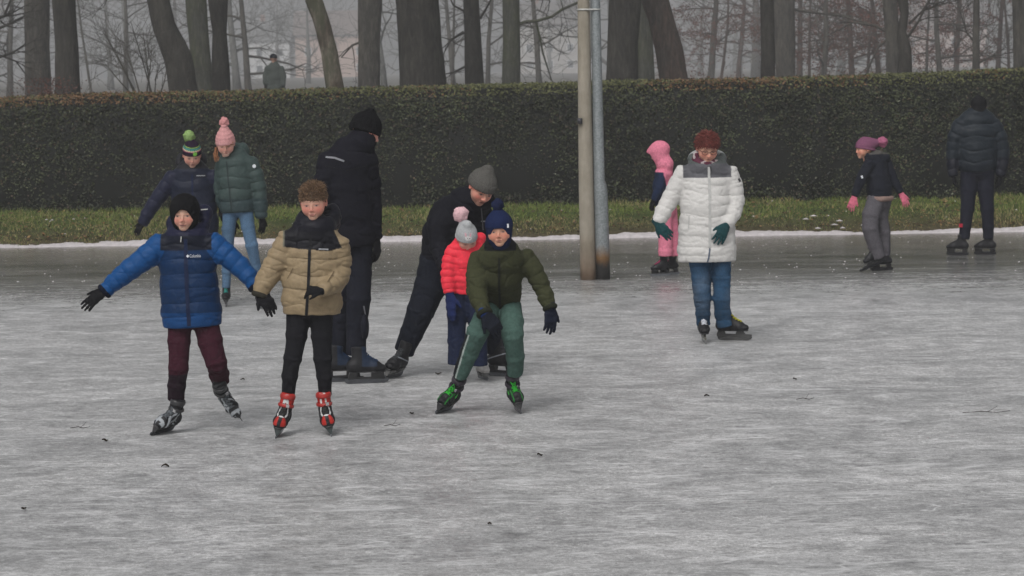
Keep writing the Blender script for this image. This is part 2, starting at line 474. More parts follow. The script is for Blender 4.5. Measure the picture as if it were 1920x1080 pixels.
# ------------------------------------------------------------------ ground and ice
def gz(x, y):
    """height of the land: bank beyond the ice, gentle rise into the park"""
    prof = [(-40, -.3), (33.6, -.3), (34.05, -.02), (34.25, .05), (34.7, .17), (35.3, .25), (36.3, .30), (38, .33), (60, .75), (120, .9), (700, 1.0)]
    return np.interp(y, [p[0] for p in prof], [p[1] for p in prof])

def make_ground():
    ys = np.concatenate([np.linspace(-30, 33.2, 6), np.linspace(33.4, 37, 60), np.linspace(37.3, 60, 20), np.linspace(70, 600, 30)])
    xs = np.concatenate([np.linspace(-300, -12, 12), np.linspace(-11.8, 11.8, 240), np.linspace(12, 300, 12)])
    X, Y = np.meshgrid(xs, ys, indexing='ij'); P = np.stack([X.ravel(), Y.ravel(), np.zeros(X.size)], 1)
    z = gz(P[:, 0], P[:, 1]); amp = np.interp(P[:, 1], [33.5, 34.5, 38, 60], [0, .03, .03, .08])
    P[:, 2] = z + amp * fbm(P.astype(f32), 1.7, 0, 4)
    nx, ny = len(xs), len(ys); I = np.arange(nx * ny).reshape(nx, ny)
    q = np.stack([I[:-1, :-1], I[1:, :-1], I[1:, 1:], I[:-1, 1:]], -1).reshape(-1, 4)
    tag(link_mesh('ground', P, q, mat_ground()), 'grassy bank and park ground beyond the ice', kind='structure')
    mb = MB(); mb.add([(-60, -25, 0), (60, -25, 0), (60, 34.6, 0), (-60, 34.6, 0)], [(0, 1, 2, 3)])
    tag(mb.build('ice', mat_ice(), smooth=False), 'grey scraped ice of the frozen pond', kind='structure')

def make_snow_edge():
    xs = np.linspace(-12, 12, 1400); vs = np.linspace(0, 1, 22)
    X, V_ = np.meshgrid(xs, vs, indexing='ij'); p = np.stack([X.ravel(), np.zeros(X.size), np.zeros(X.size)], 1).astype(f32)
    w = .5 + .5 * fbm(p, .8, 3, 4); w2 = fbm(p, 6, 9, 3)
    y0 = 33.93 + .10 * fbm(p, 1.1, 7, 3); wd = .24 + .20 * w
    P = np.stack([X.ravel(), y0 + V_.ravel() * wd, np.zeros(X.size)], 1)
    h = (.045 + .055 * w + .018 * w2) * np.sin(np.clip(V_.ravel() * 1.5, 0, 1) * math.pi / 2) ** .6 * np.clip((1 - V_.ravel()) * 4, 0, 1) ** .5
    h = h * (.12 + .62 * np.clip(.42 + fbm(p, .6, 12, 4) * 2.0 + .03 * p[:, 0], 0, 1.1))
    P[:, 2] = h + .016 * fbm(P.astype(f32), 22, 1, 3) + np.where(V_.ravel() > .9, -.05, 0) + .002
    P[:, 2] = np.where(V_.ravel() == 0, -.01, P[:, 2])
    nx, ny = len(xs), len(vs); I = np.arange(nx * ny).reshape(nx, ny)
    q = np.stack([I[:-1, :-1], I[1:, :-1], I[1:, 1:], I[:-1, 1:]], -1).reshape(-1, 4)
    tag(link_mesh('snow_edge', P, q, plain('snow', (.46, .43, .44), .8, 0, .3, .18, 18, .01)), 'lumpy white rim of snow along the foot of the bank', kind='structure')
    # loose snow patches on the grass and ice crumbs
    rs = np.random.RandomState(3); vv = []; ff = []
    def blob(c, rx, ry, h):
        n = 9; b = len(vv); vv.append((c[0], c[1], c[2] + h))
        for k in range(n):
            t = 2 * math.pi * k / n; s = rs.uniform(.6, 1.2); vv.append((c[0] + rx * s * math.cos(t), c[1] + ry * s * math.sin(t), c[2] - .004))
        for k in range(n): ff.append((b, b + 1 + k, b + 1 + (k + 1) % n))
    for i in range(60):
        x = rs.uniform(-9, 9); y = 34.35 + 2 * rs.rand() ** 2.0; r = rs.uniform(.004, .014)
        blob((x, y, float(gz(x, y)) + .03), r * rs.uniform(1, 2.2), r, .008)
    for (px, py) in ((1525, 397), (1570, 397), (1610, 398), (1452, 371)):
        for i in range(3):
            q_ = G(px + rs.uniform(-14, 14), py + rs.uniform(-2, 2), .27); blob((q_[0], q_[1], float(gz(0, q_[1])) + .05), rs.uniform(.02, .06), .03, .015)
    o = link_mesh('snow_patch', np.array(vv), ff, plain('snow', (.46, .43, .44), .8, 0, .3, .18, 18, .01))
    tag(o, 'scattered white snow crumbs lying in the bank grass', 'snow', kind='stuff')
    vv = []; ff = []
    for i in range(650):
        y = rs.choice([rs.uniform(20, 33.5), rs.uniform(24, 33.5), rs.uniform(12, 30)]); x = rs.uniform(-.21, .21) * y; r = rs.uniform(.003, .011)
        blob((x, y, 0), r * rs.uniform(1, 2.5), r, .006)
    o = link_mesh('ice_chip', np.array(vv), ff, plain('snow', (.46, .43, .44), .8, 0, .3, .18, 18, .01))
    tag(o, 'tiny white ice chips scattered over the scraped ice', 'ice chips', kind='stuff')

def scatter_quads(name, C, U, Vv, cols, m, **kw):
    """one pointed leaf (rhombus) per row"""
    n = len(C); v = np.empty((n, 4, 3)); v[:, 0] = C - U; v[:, 1] = C + Vv; v[:, 2] = C + U; v[:, 3] = C - Vv
    f = np.arange(n * 4).reshape(n, 4)
    return link_mesh(name, v.reshape(-1, 3), f, m, None, np.repeat(cols, 4, 0), False)

def make_grass():
    rs = np.random.RandomState(5); n = 95000
    x = rs.uniform(-9.5, 9.5, n); y = 34.06 + 2.46 * rs.rand(n) ** 1.05; P = np.stack([x, y, np.zeros(n)], 1)
    dens = fbm(P.astype(f32), 2.2, 4, 3); keep = rs.rand(n) < np.clip(.75 + dens * .9, .1, 1) * np.interp(y, [34.06, 34.25, 34.8, 35.1], [.25, .6, .8, 1]); P = P[keep]; dens = dens[keep]; n = len(P)
    P[:, 2] = gz(P[:, 0], P[:, 1]) - .01; y = P[:, 1]
    h = rs.uniform(.025, .062, n) * (1 + .6 * dens) * np.interp(y, [34.2, 35, 36.2, 36.5], [.6, .9, 1.0, 1.7]); a = rs.uniform(0, 2 * math.pi, n); w = rs.uniform(.003, .006, n)
    lean = rs.uniform(0, .9, n)[:, None] * h[:, None] * np.stack([np.cos(a * 3), np.sin(a * 3), 0 * a], 1)
    side = np.stack([np.cos(a), np.sin(a), 0 * a], 1) * w[:, None]; up = np.stack([0 * h, 0 * h, h], 1)
    v = np.empty((n, 5, 3)); v[:, 0] = P - side; v[:, 1] = P + side; v[:, 2] = P + up * .6 + lean * .4 + side * .7; v[:, 3] = P + up * .6 + lean * .4 - side * .7; v[:, 4] = P + up + lean
    me_f = []
    base = np.arange(n) * 5
    quads = np.stack([base, base + 1, base + 2, base + 3], 1)
    tris = np.stack([base + 3, base + 2, base + 4, base + 4], 1)
    # triangles kept as thin quads would be degenerate: make tip a real 4th vertex
    v2 = np.empty((n, 6, 3)); v2[:, :5] = v; v2[:, 5] = v[:, 4] + side * .15
    base = np.arange(n) * 6
    quads = np.stack([base, base + 1, base + 2, base + 3], 1); tris = np.stack([base + 3, base + 2, base + 5, base + 4], 1)
    green = np.array([.145, .185, .045]); straw = np.array([.30, .25, .12]); dark = np.array([.05, .075, .02])
    t = rs.rand(n); pat = fbm(P.astype(f32), 1.1, 8, 4)
    tstraw = np.clip(.18 + pat * .7 + np.interp(y, [34.2, 34.9, 35.3], [.55, .3, 0]), 0, 1)
    c = np.where((t < tstraw * .8)[:, None], straw, np.where((t > .8)[:, None], dark, green)) * rs.uniform(.7, 1.25, n)[:, None]
    o = link_mesh('grass', v2.reshape(-1, 3), np.concatenate([quads, tris]), mat_leaf('grass_blade', None, .7, .2), None, np.repeat(c, 6, 0), False)
    tag(o, 'short green and straw coloured grass on the bank', 'grass', kind='stuff')
    n = 4200; x = rs.uniform(-9, 9, n); y = 34.28 + 2.1 * rs.rand(n) ** 1.9
    C = np.stack([x, y, gz(x, y) + rs.uniform(.01, .05, n)], 1); a = rs.uniform(0, 6.28, n); s = rs.uniform(.012, .032, n)[:, None]
    U = np.stack([np.cos(a), np.sin(a), rs.uniform(-.5, .5, n)], 1) * s; Vv = np.stack([-np.sin(a), np.cos(a), rs.uniform(-.2, .6, n)], 1) * s * .6
    pal = np.array([[.13, .07, .03], [.09, .05, .03], [.20, .13, .06], [.06, .04, .025]]); c = pal[rs.randint(0, 4, n)] * rs.uniform(.7, 1.3, n)[:, None]
    tag(scatter_quads('fallen_leaves', C, U, Vv, c, mat_leaf('dry_leaf', None, .8, .2)), 'brown fallen leaves lying in the grass of the bank', 'leaves', kind='stuff')

# ------------------------------------------------------------------ hedge
HY0, HY1 = 36.45, 37.75
def hz(x): return 1.87 + .0085 * (x + 7) + .008 * np.maximum(x - 2.5, 0) + .03 * fbm(np.stack([x, x * 0, x * 0], 1).astype(f32), .55, 2, 4)
def make_hedge():
    rs = np.random.RandomState(9)
    nu = 420; xs = np.linspace(-22, 22, nu)
    prof = [(HY0 + .05, .2, 0), (HY0 - .03, .6, 0), (HY0, 1.2, 0), (HY0 + .03, .9, 1), (HY0 + .08, 1, 1), (HY0 + .65, 1.0, 1), (HY1 - .08, 1, 1), (HY1, .9, 1), (HY1 + .03, .3, 0)]
    H_ = hz(xs); P = []
    for (y, z, rel) in prof:
        zz = H_ * (z if rel and z >= .9 else 1) if rel else np.full(nu, z)
        P.append(np.stack([xs, np.full(nu, y), zz - (.03 if rel else 0)], 1))
    P = np.stack(P, 1).reshape(-1, 3); P += (.035 * np.stack([vn(P.astype(f32), 4, o) for o in (1, 5, 9)], 1))
    np_ = len(prof); I = np.arange(nu * np_).reshape(nu, np_)
    q = np.stack([I[:-1, :-1], I[1:, :-1], I[1:, 1:], I[:-1, 1:]], -1).reshape(-1, 4)
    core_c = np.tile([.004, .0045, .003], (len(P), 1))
    # leaves over front, top and back
    def leaves(n, face):
        x = rs.uniform(-11.5, 11.5, n); Hx = hz(x)
        if face == 'f':
            z = .26 + (Hx - .24) * rs.rand(n); y = HY0 - .03 + .07 * (rs.rand(n) - .3) + .05 * fbm(np.stack([x, z, z * 0], 1).astype(f32), 2.2, 0, 3); C = np.stack([x, y, z], 1)
            # hanging sprigs: clumps
            nr = np.array([0, -1, .25])
        elif face == 't':
            y = rs.uniform(HY0 - .03, HY1, n); z = Hx + rs.uniform(-.03, .02, n) + .03 * rs.rand(n) ** 3; C = np.stack([x, y, z], 1); nr = np.array([0, -.2, 1])
        else:
            z = .3 + (Hx - .3) * rs.rand(n); y = HY1 + rs.uniform(-.02, .05, n); C = np.stack([x, y, z], 1); nr = np.array([0, 1, .2])
        D = nr + rs.normal(0, .55, (n, 3)); D /= np.linalg.norm(D, axis=1)[:, None]
        A = np.cross(D, rs.normal(0, 1, (n, 3)) + [0, 0, 1.2]); A /= np.linalg.norm(A, axis=1)[:, None]; B = np.cross(D, A)
        s = rs.uniform(.012, .025, n)[:, None]
        k = fbm(C.astype(f32) * [1, 1, 1.6], 1.5, 6, 4); k2 = fbm(C.astype(f32), 9, 2, 2); hrel = (C[:, 2] / Hx)
        pal = np.array([[.028, .034, .016], [.013, .016, .010], [.048, .056, .026], [.052, .038, .024], [.10, .105, .075]])
        p = np.array([.40, .33, .17, .09, .01]); c = pal[rs.choice(5, n, p=p)] * (1.05 + 1.25 * k + .7 * k2)[:, None]
        # older browned growth and fresh green along the clipped top
        topm = (hrel > .94) | (face == 't'); warm = fbm(C.astype(f32) * [1, 0, 0], .7, 3, 4)
        tp = np.where((rs.rand(n) < .42 + 1.2 * warm)[:, None], [.15, .085, .042], [.10, .105, .042]) * rs.uniform(.6, 1.25, n)[:, None]
        c = np.where((topm & (rs.rand(n) < .8))[:, None], tp, c)
        c = np.where(((hrel > .8) & ~topm & (rs.rand(n) < (hrel - .8) * 3.5))[:, None], [.05, .055, .025], c)
        return C, A * s, B * s * .62, np.clip(c, .004, 1)
    L = [leaves(90000, 'f'), leaves(34000, 't'), leaves(9000, 'b')]
    C, U, Vv, c = [np.concatenate([l[i] for l in L]) for i in range(4)]
    n = len(C); v = np.empty((n, 4, 3)); v[:, 0] = C - U; v[:, 1] = C + Vv; v[:, 2] = C + U; v[:, 3] = C - Vv
    allv = np.concatenate([P, v.reshape(-1, 3)]); allf = np.concatenate([q, np.arange(n * 4).reshape(n, 4) + len(P)])
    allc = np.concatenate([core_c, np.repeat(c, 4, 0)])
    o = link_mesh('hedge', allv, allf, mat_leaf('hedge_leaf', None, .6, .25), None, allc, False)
    tag(o, 'long dark clipped evergreen hedge with browned top behind the bank', 'hedge')

# ------------------------------------------------------------------ poles
def make_poles():
    Y = G(1103, 524)[1]
    def pole(name, rows, n, m, parent): # rows (px, py, halfwidth px)
        pts = [W(a, b, Y) for a, b, c in rows]; r = [c * Y / FOC for a, b, c in rows]
        pts[0][2] = -.05
        d = (pts[-1] - pts[1]); d /= np.linalg.norm(d); top = pts[-1] + d * 3.2; pts.append(top); r.append(r[-1] * .85)
        mb = MB(); mb.tube(pts, r, n); return mb.build(name, m, parent), top
    b = G(1103, 524)
    r1 = empty('lamp_pole', b, 'thick beige grey concrete pole, left one of the pair standing in the ice', 'pole')
    m1, nt, bb = newmat('old_concrete'); c = coords(nt, (1, 1, .25)); n1 = noise(nt, c, 18, 6, .7); n2 = noise(nt, coords(nt), 4, 5, .6)
    cc = mix(nt, .5, ramp(nt, n1, [(.3, (.17, .15, .115)), (.7, (.32, .285, .23))]), ramp(nt, n2, [(.35, (.18, .16, .12)), (.65, (.32, .29, .24))]))
    t = N(nt, 'ShaderNodeTexCoord'); sx = N(nt, 'ShaderNodeSeparateXYZ'); nt.links.new(t.outputs['Object'], sx.inputs[0])
    zz = N(nt, 'ShaderNodeMapRange'); zz.inputs['From Min'].default_value = .5; zz.inputs['From Max'].default_value = .05; nt.links.new(sx.outputs['Z'], zz.inputs['Value'])
    cc = mix(nt, zz.outputs[0], cc, mix(nt, 1, cc, (.55, .42, .35), 'MULTIPLY')); nt.links.new(cc, bb.inputs['Base Color'])
    bb.inputs['Roughness'].default_value = .85; bump(nt, bb, n1, .5, .006)
    o, top = pole('shaft', [(1103, 528, 15), (1102.5, 500, 14.8), (1099, 340, 14), (1096, 160, 12.5), (1094, 0, 11.2)], 28, m1, r1)
    mb = MB(); mb.tube([top - [0, 0, .02], top + [0, 0, .05]], [.075, .03], 20); mb.build('cap', plain('dark_iron', (.06, .06, .065), .5, .6), r1)
    mb = MB(); p = W(1087, 227, Y - .07); mb.box(p, (.05, .04, .06)); mb.build('bracket', plain('dark_iron', (.06, .06, .065), .5, .6), r1)
    b2 = G(1131, 524)
    r2 = empty('steel_pole', b2, 'slimmer galvanized steel pole with rusty foot, right one of the pair', 'pole')
    m2, nt, bb = newmat('galvanized_steel'); n1 = noise(nt, coords(nt), 60, 4, .8); n2 = noise(nt, coords(nt, (1, 1, .3)), 6, 5, .7)
    vo = N(nt, 'ShaderNodeTexVoronoi'); vo.inputs['Scale'].default_value = 70; nt.links.new(coords(nt), vo.inputs['Vector'])
    cc = mix(nt, .5, ramp(nt, vo.outputs['Color'], [(.2, (.13, .15, .155)), (.8, (.29, .31, .32))]), ramp(nt, n2, [(.3, (.14, .16, .165)), (.7, (.24, .26, .27))]))
    t = N(nt, 'ShaderNodeTexCoord'); sx = N(nt, 'ShaderNodeSeparateXYZ'); nt.links.new(t.outputs['Object'], sx.inputs[0])
    nz = N(nt, 'ShaderNodeMath', operation='MULTIPLY_ADD'); nz.inputs[1].default_value = .22; nt.links.new(n2, nz.inputs[0]); nt.links.new(sx.outputs['Z'], nz.inputs[2])
    zz = N(nt, 'ShaderNodeMapRange'); zz.inputs['From Min'].default_value = .46; zz.inputs['From Max'].default_value = .33; nt.links.new(nz.outputs[0], zz.inputs['Value'])
    z2 = N(nt, 'ShaderNodeMapRange'); z2.inputs['From Min'].default_value = .32; z2.inputs['From Max'].default_value = .24; nt.links.new(nz.outputs[0], z2.inputs['Value'])
    cc = mix(nt, zz.outputs[0], cc, ramp(nt, n1, [(.3, (.10, .055, .025)), (.7, (.22, .115, .04))])); cc = mix(nt, z2.outputs[0], cc, (.03, .028, .027))
    nt.links.new(cc, bb.inputs['Base Color']); bb.inputs['Roughness'].default_value = .55; bb.inputs['Metallic'].default_value = .25; bump(nt, bb, n1, .3, .003)
    o, top = pole('shaft', [(1131.5, 528, 13.4), (1130, 480, 13.2), (1126.5, 362, 13.0), (1125.5, 348, 12.2), (1123.5, 338, 10.4), (1120, 160, 9.4), (1116.5, 0, 8.6)], 28, m2, r2)
    mb = MB(); mb.tube([top - [0, 0, .02], top + [0, 0, .04]], [.055, .03], 20); mb.build('cap', plain('dark_iron', (.06, .06, .065), .5, .6), r2)
    mb = MB(); c1, c2 = W(1094.3, 18, Y), W(1117, 18, Y); s = []
    for k in range(41):
        t = 2 * math.pi * k / 40; cx = c1 if math.cos(t) < 0 else c2; rr = .066 if math.cos(t) < 0 else .051
        s.append(cx + np.array([math.cos(t) * rr, math.sin(t) * rr, 0]))
    mb.tube(s, .009, 6); mb.build('clamp', plain('pale_metal', (.5, .5, .48), .4, .5), r2)

# ------------------------------------------------------------------ trees
def wander(a, b, n, amp, seed):
    r_ = random.Random(seed); pts = []; off = np.zeros(3)
    for i in range(n + 1):
        t = i / n; pts.append(np.asarray(a) * (1 - t) + np.asarray(b) * t + off * math.sin(math.pi * min(1, t * 1.2)) if i < n else np.asarray(b, float))
        off = off + np.array([r_.uniform(-amp, amp) for _ in range(3)])
    return pts
def grow(mb, p, d, L, r, depth, R, sides=5, droop=0.0, minr=.004, spread=.55):
    n = 4; pts = [np.array(p, float)]; rad = [r]; d = nrm(d); cur = pts[0]; dd = d.copy()
    for i in range(n):
        dd = nrm(dd + np.array([R.gauss(0, .16), R.gauss(0, .16), R.gauss(0, .12) - droop]))
        cur = cur + dd * L / n; pts.append(cur); rad.append(max(minr, r * (1 - .62 * (i + 1) / n)))
    mb.tube(pts, rad, max(3, sides), cap=False)
    if depth <= 0: return
    k = R.choice([2, 3, 3]) + (1 if depth > 1 else 0)
    for j in range(k):
        i = R.randint(1, n) if j else n
        base = pts[i]; a = nrm(np.cross(dd, [R.gauss(0, 1), R.gauss(0, 1), R.gauss(0, 1)]))
        nd = nrm(dd * (1 - spread * .5) + a * R.uniform(.4, 1.0) * spread * 1.5 + np.array([0, 0, .12]))
        grow(mb, base, nd, L * R.uniform(.55, .8), rad[i] * .75, depth - 1, R, sides - 1, droop, minr, spread)

_barks = {}
def bark(kind):
    if kind in _barks: return _barks[kind]
    K = dict(dark=((.034, .031, .028), (.050, .046, .040), None), mid=((.060, .056, .050), (.085, .078, .066), None),
             green=((.055, .056, .046), (.07, .07, .05), (.050, .058, .030)), red=((.07, .05, .042), (.06, .05, .045), None),
             patch=((.075, .060, .045), (.17, .15, .12), (.055, .058, .035)), pale=((.10, .10, .095), (.13, .13, .12), None))[kind]
    _barks[kind] = mat_bark(kind + '_bark', *K); return _barks[kind]

def big_tree(rows, Y, kind, seed, label, limbs=5, group='bare trees standing behind the hedge', extra=None):
    """rows (px, py, halfwidth px) from hedge top upward; trunk continues to the root and up to a crown"""
    R = random.Random(seed); pts = [W(a, b, Y) for a, b, c in rows]; rad = [c * Y / FOC for a, b, c in rows]
    g = float(gz(0, Y)); base = pts[0] + (pts[0] - pts[1]) * 0; dn = pts[0][2] - g
    slope = (pts[0] - pts[1]) / max(.2, abs(pts[0][2] - pts[1][2]))
    foot = pts[0] + np.array([slope[0] * dn * .5, 0, -dn - .25])
    mid = (foot + pts[0]) / 2
    P = [foot, foot + [0, 0, .3], mid] + pts; Rr = [rad[0] * 1.9, rad[0] * 1.35, rad[0] * 1.12] + rad
    d = nrm(pts[-1] - pts[-2]); d[0] *= .5; d = nrm(d); top = pts[-1]; h = R.uniform(4.0, 6.0); nn = 5
    for i in range(nn):
        top = top + d * h / nn + np.array([R.uniform(-.1, .1), R.uniform(-.1, .1), 0]); P.append(top); Rr.append(rad[-1] * (1 - .6 * (i + 1) / nn))
    # resample smoothly, then roughen
    n2 = []; r2 = []
    for i in range(len(P) - 1):
        for j in range(3): t = j / 3; n2.append(P[i] * (1 - t) + P[i+1] * t); r2.append(Rr[i] * (1 - t) + Rr[i+1] * t)
    n2.append(P[-1]); r2.append(Rr[-1])
    root = empty('tree', (foot[0], foot[1], g), label, 'tree', group)
    mb = MB(); mb.tube(n2, r2, 22); v = np.concatenate(mb.v)
    c = np.array(n2)[np.minimum(np.arange(len(v)) // 22, len(n2) - 1)]; dv = v - c
    k = 1 + .09 * fbm(v.astype(f32) * [1, 1, .35], 2.6 / max(.3, rad[0] * 2), seed, 4)
    mb.v = [c + dv * k[:, None]]
    mb.build('trunk', bark(kind), root)
    cr = MB()
    for j in range(limbs):
        i = R.randint(len(P) - nn, len(P) - 1); a = R.uniform(0, 6.28)
        grow(cr, P[i], (math.cos(a), math.sin(a), R.uniform(.2, .9)), R.uniform(1.8, 3.0), Rr[i] * .5, 3, R, 6, 0, .006)
    for e in (extra or []):
        ep = [W(a, b, Y + dy) for a, b, dy in e[0]]; er = np.linspace(e[1], e[2], len(ep)) * Y / FOC
        cr.tube(ep, er, 6, cap=False)
        for q in range(e[3] if len(e) > 3 else 0):
            i = R.randint(1, len(ep) - 1); dd = nrm(ep[i] - ep[i-1])
            grow(cr, ep[i], nrm(dd + np.array([R.gauss(0, .7), R.gauss(0, .5), R.gauss(0, .5)])), R.uniform(.3, .8), er[i] * .6, 2, R, 4, .02, .003)
    cr.build('crown', bark(kind), root)

def far_tree(px, Y, h, w, seed, kind, label, group, depth=4, low=.25, leaves=0, leafcol=(.12, .05, .035), droop=0.0, sz=1.0, minr=.008):
    R = random.Random(seed); x = W(px, 300, Y)[0]; g = float(gz(0, Y))
    root = empty('tree', (x, Y, g), label, 'tree', group)
    mb = MB(); pts = [np.array([x, Y, g - .2])]; lean = R.uniform(-.09, .09)
    for i in range(7): pts.append(pts[-1] + np.array([lean * h / 7 + R.uniform(-.06, .06), R.uniform(-.05, .05), h / 7]))
    rad = [w * (1.25 if i == 0 else 1) * (1 - .8 * i / 7) for i in range(8)]
    mb.tube(pts, rad, 9); mb.build('trunk', bark(kind), root)
    cr = MB(); nb = R.randint(9, 13)
    for j in range(nb):
        t = low + (1 - low) * j / nb; f_ = t * 7; i = int(f_); p = pts[i] * (1 - f_ + i) + pts[min(i + 1, 7)] * (f_ - i)
        a = R.uniform(0, 6.28)
        grow(cr, p, (math.cos(a), math.sin(a) * .8, R.uniform(-.1, .7)), h * R.uniform(.16, .30) * sz, rad[i] * .42, depth - 1, R, 4, droop, minr)
    cr.build('crown', bark(kind), root)
    if leaves:
        allv = np.concatenate(cr.v); rs = np.random.RandomState(seed); allv = allv[allv[:, 2] < 4.5]
        if len(allv):
            C = allv[rs.randint(0, len(allv), leaves)] + rs.normal(0, .07, (leaves, 3)); D = rs.normal(0, 1, (leaves, 3)); D /= np.linalg.norm(D, axis=1)[:, None]
            A = np.cross(D, rs.normal(0, 1, (leaves, 3))); A /= np.linalg.norm(A, axis=1)[:, None]; B = np.cross(D, A); s = rs.uniform(.025, .05, leaves)[:, None]
            v = np.empty((leaves, 4, 3)); v[:, 0] = C - A*s; v[:, 1] = C + B*s*.6; v[:, 2] = C + A*s; v[:, 3] = C - B*s*.6
            c = np.array(leafcol) * rs.uniform(.6, 1.4, leaves)[:, None]
            o = link_mesh('leaves', v.reshape(-1, 3), np.arange(leaves * 4).reshape(-1, 4), mat_leaf('clinging_leaf', None, .8, .1), root, np.repeat(c, 4, 0), False)
    return root

def make_trees():
    B = big_tree
    B([(72, 175, 25), (70, 90, 23.5), (69, 0, 24)], 62, 'mid', 1, 'stout grey brown trunk, leftmost of the big bare trees')
    B([(127, 178, 24), (125, 90, 21.5), (119, 0, 22)], 50, 'dark', 2, 'dark straight trunk just right of the leftmost stout tree')
    B([(345, 176, 27), (335, 110, 26), (308, 50, 22), (297, 0, 21)], 50, 'dark', 3, 'dark leaning tree curving to the left above the striped hat')
    B([(381, 174, 21), (374, 90, 19), (367, 0, 20)], 64, 'green', 4, 'mossy greenish trunk squeezed between two dark trunks')
    B([(415, 173, 18), (413, 110, 16), (412, 60, 13.5), (409, 0, 19)], 54, 'dark', 5, 'slim dark trunk with a narrow waist, right of the mossy trunk')
    B([(629, 170, 17), (618, 100, 15.5), (600, 30, 15), (588, 0, 16)], 47, 'patch', 6, 'slender leaning trunk with flaky patched brown bark')
    B([(692, 170, 21), (692, 80, 20.5), (694, 0, 23)], 60, 'mid', 7, 'straight grey trunk between the patched and the thickest tree',
      extra=[([(700, 70, 0), (660, 85, 0), (640, 108, 0)], 3, 1, 3)])
    B([(793, 170, 44), (787, 80, 41), (783, 0, 40)], 50, 'dark', 8, 'thickest dark trunk, between the grey one and the slim one')
    B([(890, 169, 19), (887, 80, 16), (883, 0, 15)], 54, 'dark', 9, 'slim dark trunk just right of the thickest tree',
      extra=[([(870, 60, 0), (845, 75, 0), (832, 100, 0)], 3, 1, 4), ([(872, 125, 0), (850, 136, 0), (834, 139, 0)], 2.5, 1, 3), ([(872, 22, 0), (850, 10, 0), (842, -8, 0)], 2.5, 1, 2), ([(900, 35, 0), (915, 10, 0), (925, -10, 0)], 2.5, 1, 2)])
    B([(958, 168, 17.5), (959, 80, 16.5), (958, 0, 16)], 62, 'green', 10, 'pale greenish trunk with one long bent branch reaching the poles',
      extra=[([(966, 48, 0), (985, 41, 0), (1008, 39, 0), (1035, 31, 0), (1055, 17, 0), (1090, 2, 0), (1130, -25, 0)], 3.2, 2.2, 2), ([(1005, 40, 0), (1012, 70, 0), (1018, 100, 0), (1026, 125, 0), (1034, 150, 0)], 2.4, 1.2, 6)])
    B([(1167, 162, 31), (1168, 80, 28), (1172, 0, 31)], 50, 'dark', 11, 'broad dark trunk just right of the two poles')
    B([(1212, 162, 17), (1206, 80, 18), (1195, 0, 22)], 66, 'green', 12, 'grey green trunk tucked behind the broad dark one')
    B([(1265, 160, 27), (1254, 90, 25), (1238, 30, 24), (1228, 0, 25)], 52, 'red', 13, 'reddish dark trunk leaning left, above the woman in white')
    B([(1440, 156, 14), (1440, 80, 13), (1438, 0, 13)], 54, 'dark', 14, 'narrow dark trunk in front of a paler broad one')
    B([(1473, 155, 18), (1472, 80, 19), (1470, 0, 20)], 72, 'mid', 15, 'paler broad trunk half hidden by a narrow dark one',
      extra=[([(1490, 18, 0), (1530, 24, 0), (1580, 30, 0), (1640, 48, 0)], 3, 1.4, 6)])
    B([(1676, 150, 14), (1674, 80, 13), (1668, 0, 14)], 62, 'mid', 16, 'plain grey trunk above the girl with mauve hat',
      extra=[([(1664, 60, 0), (1640, 48, 0), (1600, 42, 0), (1560, 62, 0)], 3, 1.3, 6), ([(1662, 75, 0), (1645, 90, 0), (1632, 120, 0), (1622, 146, 0)], 2.2, 1.6, 3)])
    B([(1697, 150, 14), (1697, 95, 12), (1691, 60, 9), (1696, 25, 8), (1692, 0, 10)], 52, 'dark', 17, 'knobbly dark trunk touching the plain grey one',
      extra=[([(1702, 70, 0), (1722, 40, 0), (1740, 5, 0), (1750, -10, 0)], 2.6, 1.6, 5), ([(1704, 45, 0), (1730, 20, 0), (1748, -8, 0)], 2.4, 1.6, 4)])
    B([(1830, 143, 7.5), (1830, 70, 6.5), (1831, 0, 6)], 62, 'mid', 18, 'thin grey trunk above the man in puffer jacket',
      extra=[([(1836, 118, 0), (1860, 105, 0), (1900, 98, 0)], 2, 1, 5), ([(1828, 80, 0), (1812, 60, 0), (1800, 20, 0)], 2.2, 1.2, 5)])
    B([(1914, 140, 14), (1913, 70, 13), (1912, 0, 14)], 56, 'mid', 19, 'grey trunk at the right edge behind the hedge')
    B([(-30, 180, 16), (-32, 90, 15), (-34, 0, 15)], 56, 'dark', 20, 'dark tree just beyond the left edge reaching branches in',
      extra=[([(-20, 112, 0), (10, 104, 0), (30, 95, 0), (48, 82, 0)], 3, 1.2, 5), ([(-20, 60, 0), (10, 48, 0), (30, 38, 0), (46, 30, 0)], 3, 1.5, 5), ([(-20, 40, 0), (8, 30, 0), (20, 0, 0)], 4, 2, 4), ([(-10, 100, 0), (30, 115, 0), (50, 142, 0)], 2, 1.2, 3)])
    for i, (px, w, Y, kd, lab) in enumerate([(-150, 22, 52, 'dark', 'dark trunk beyond the left edge of the view, nearest one'), (-300, 30, 60, 'mid', 'broad grey trunk far beyond the left edge'), (-480, 18, 56, 'green', 'mossy trunk farthest beyond the left edge'),
                                             (2010, 26, 54, 'dark', 'dark trunk beyond the right edge of the view, nearest one'), (2150, 17, 60, 'mid', 'grey trunk well beyond the right edge'), (2330, 30, 56, 'green', 'mossy trunk farthest beyond the right edge')]):
        B([(px, 170, w), (px + 3, 80, w * .9), (px + 6, 0, w * .88)], Y, kd, 60 + i, lab)
    R = random.Random(42)
    # mid-distance trees with low branches, then the fading wood
    G1 = 'misty trees in the park behind the front row'
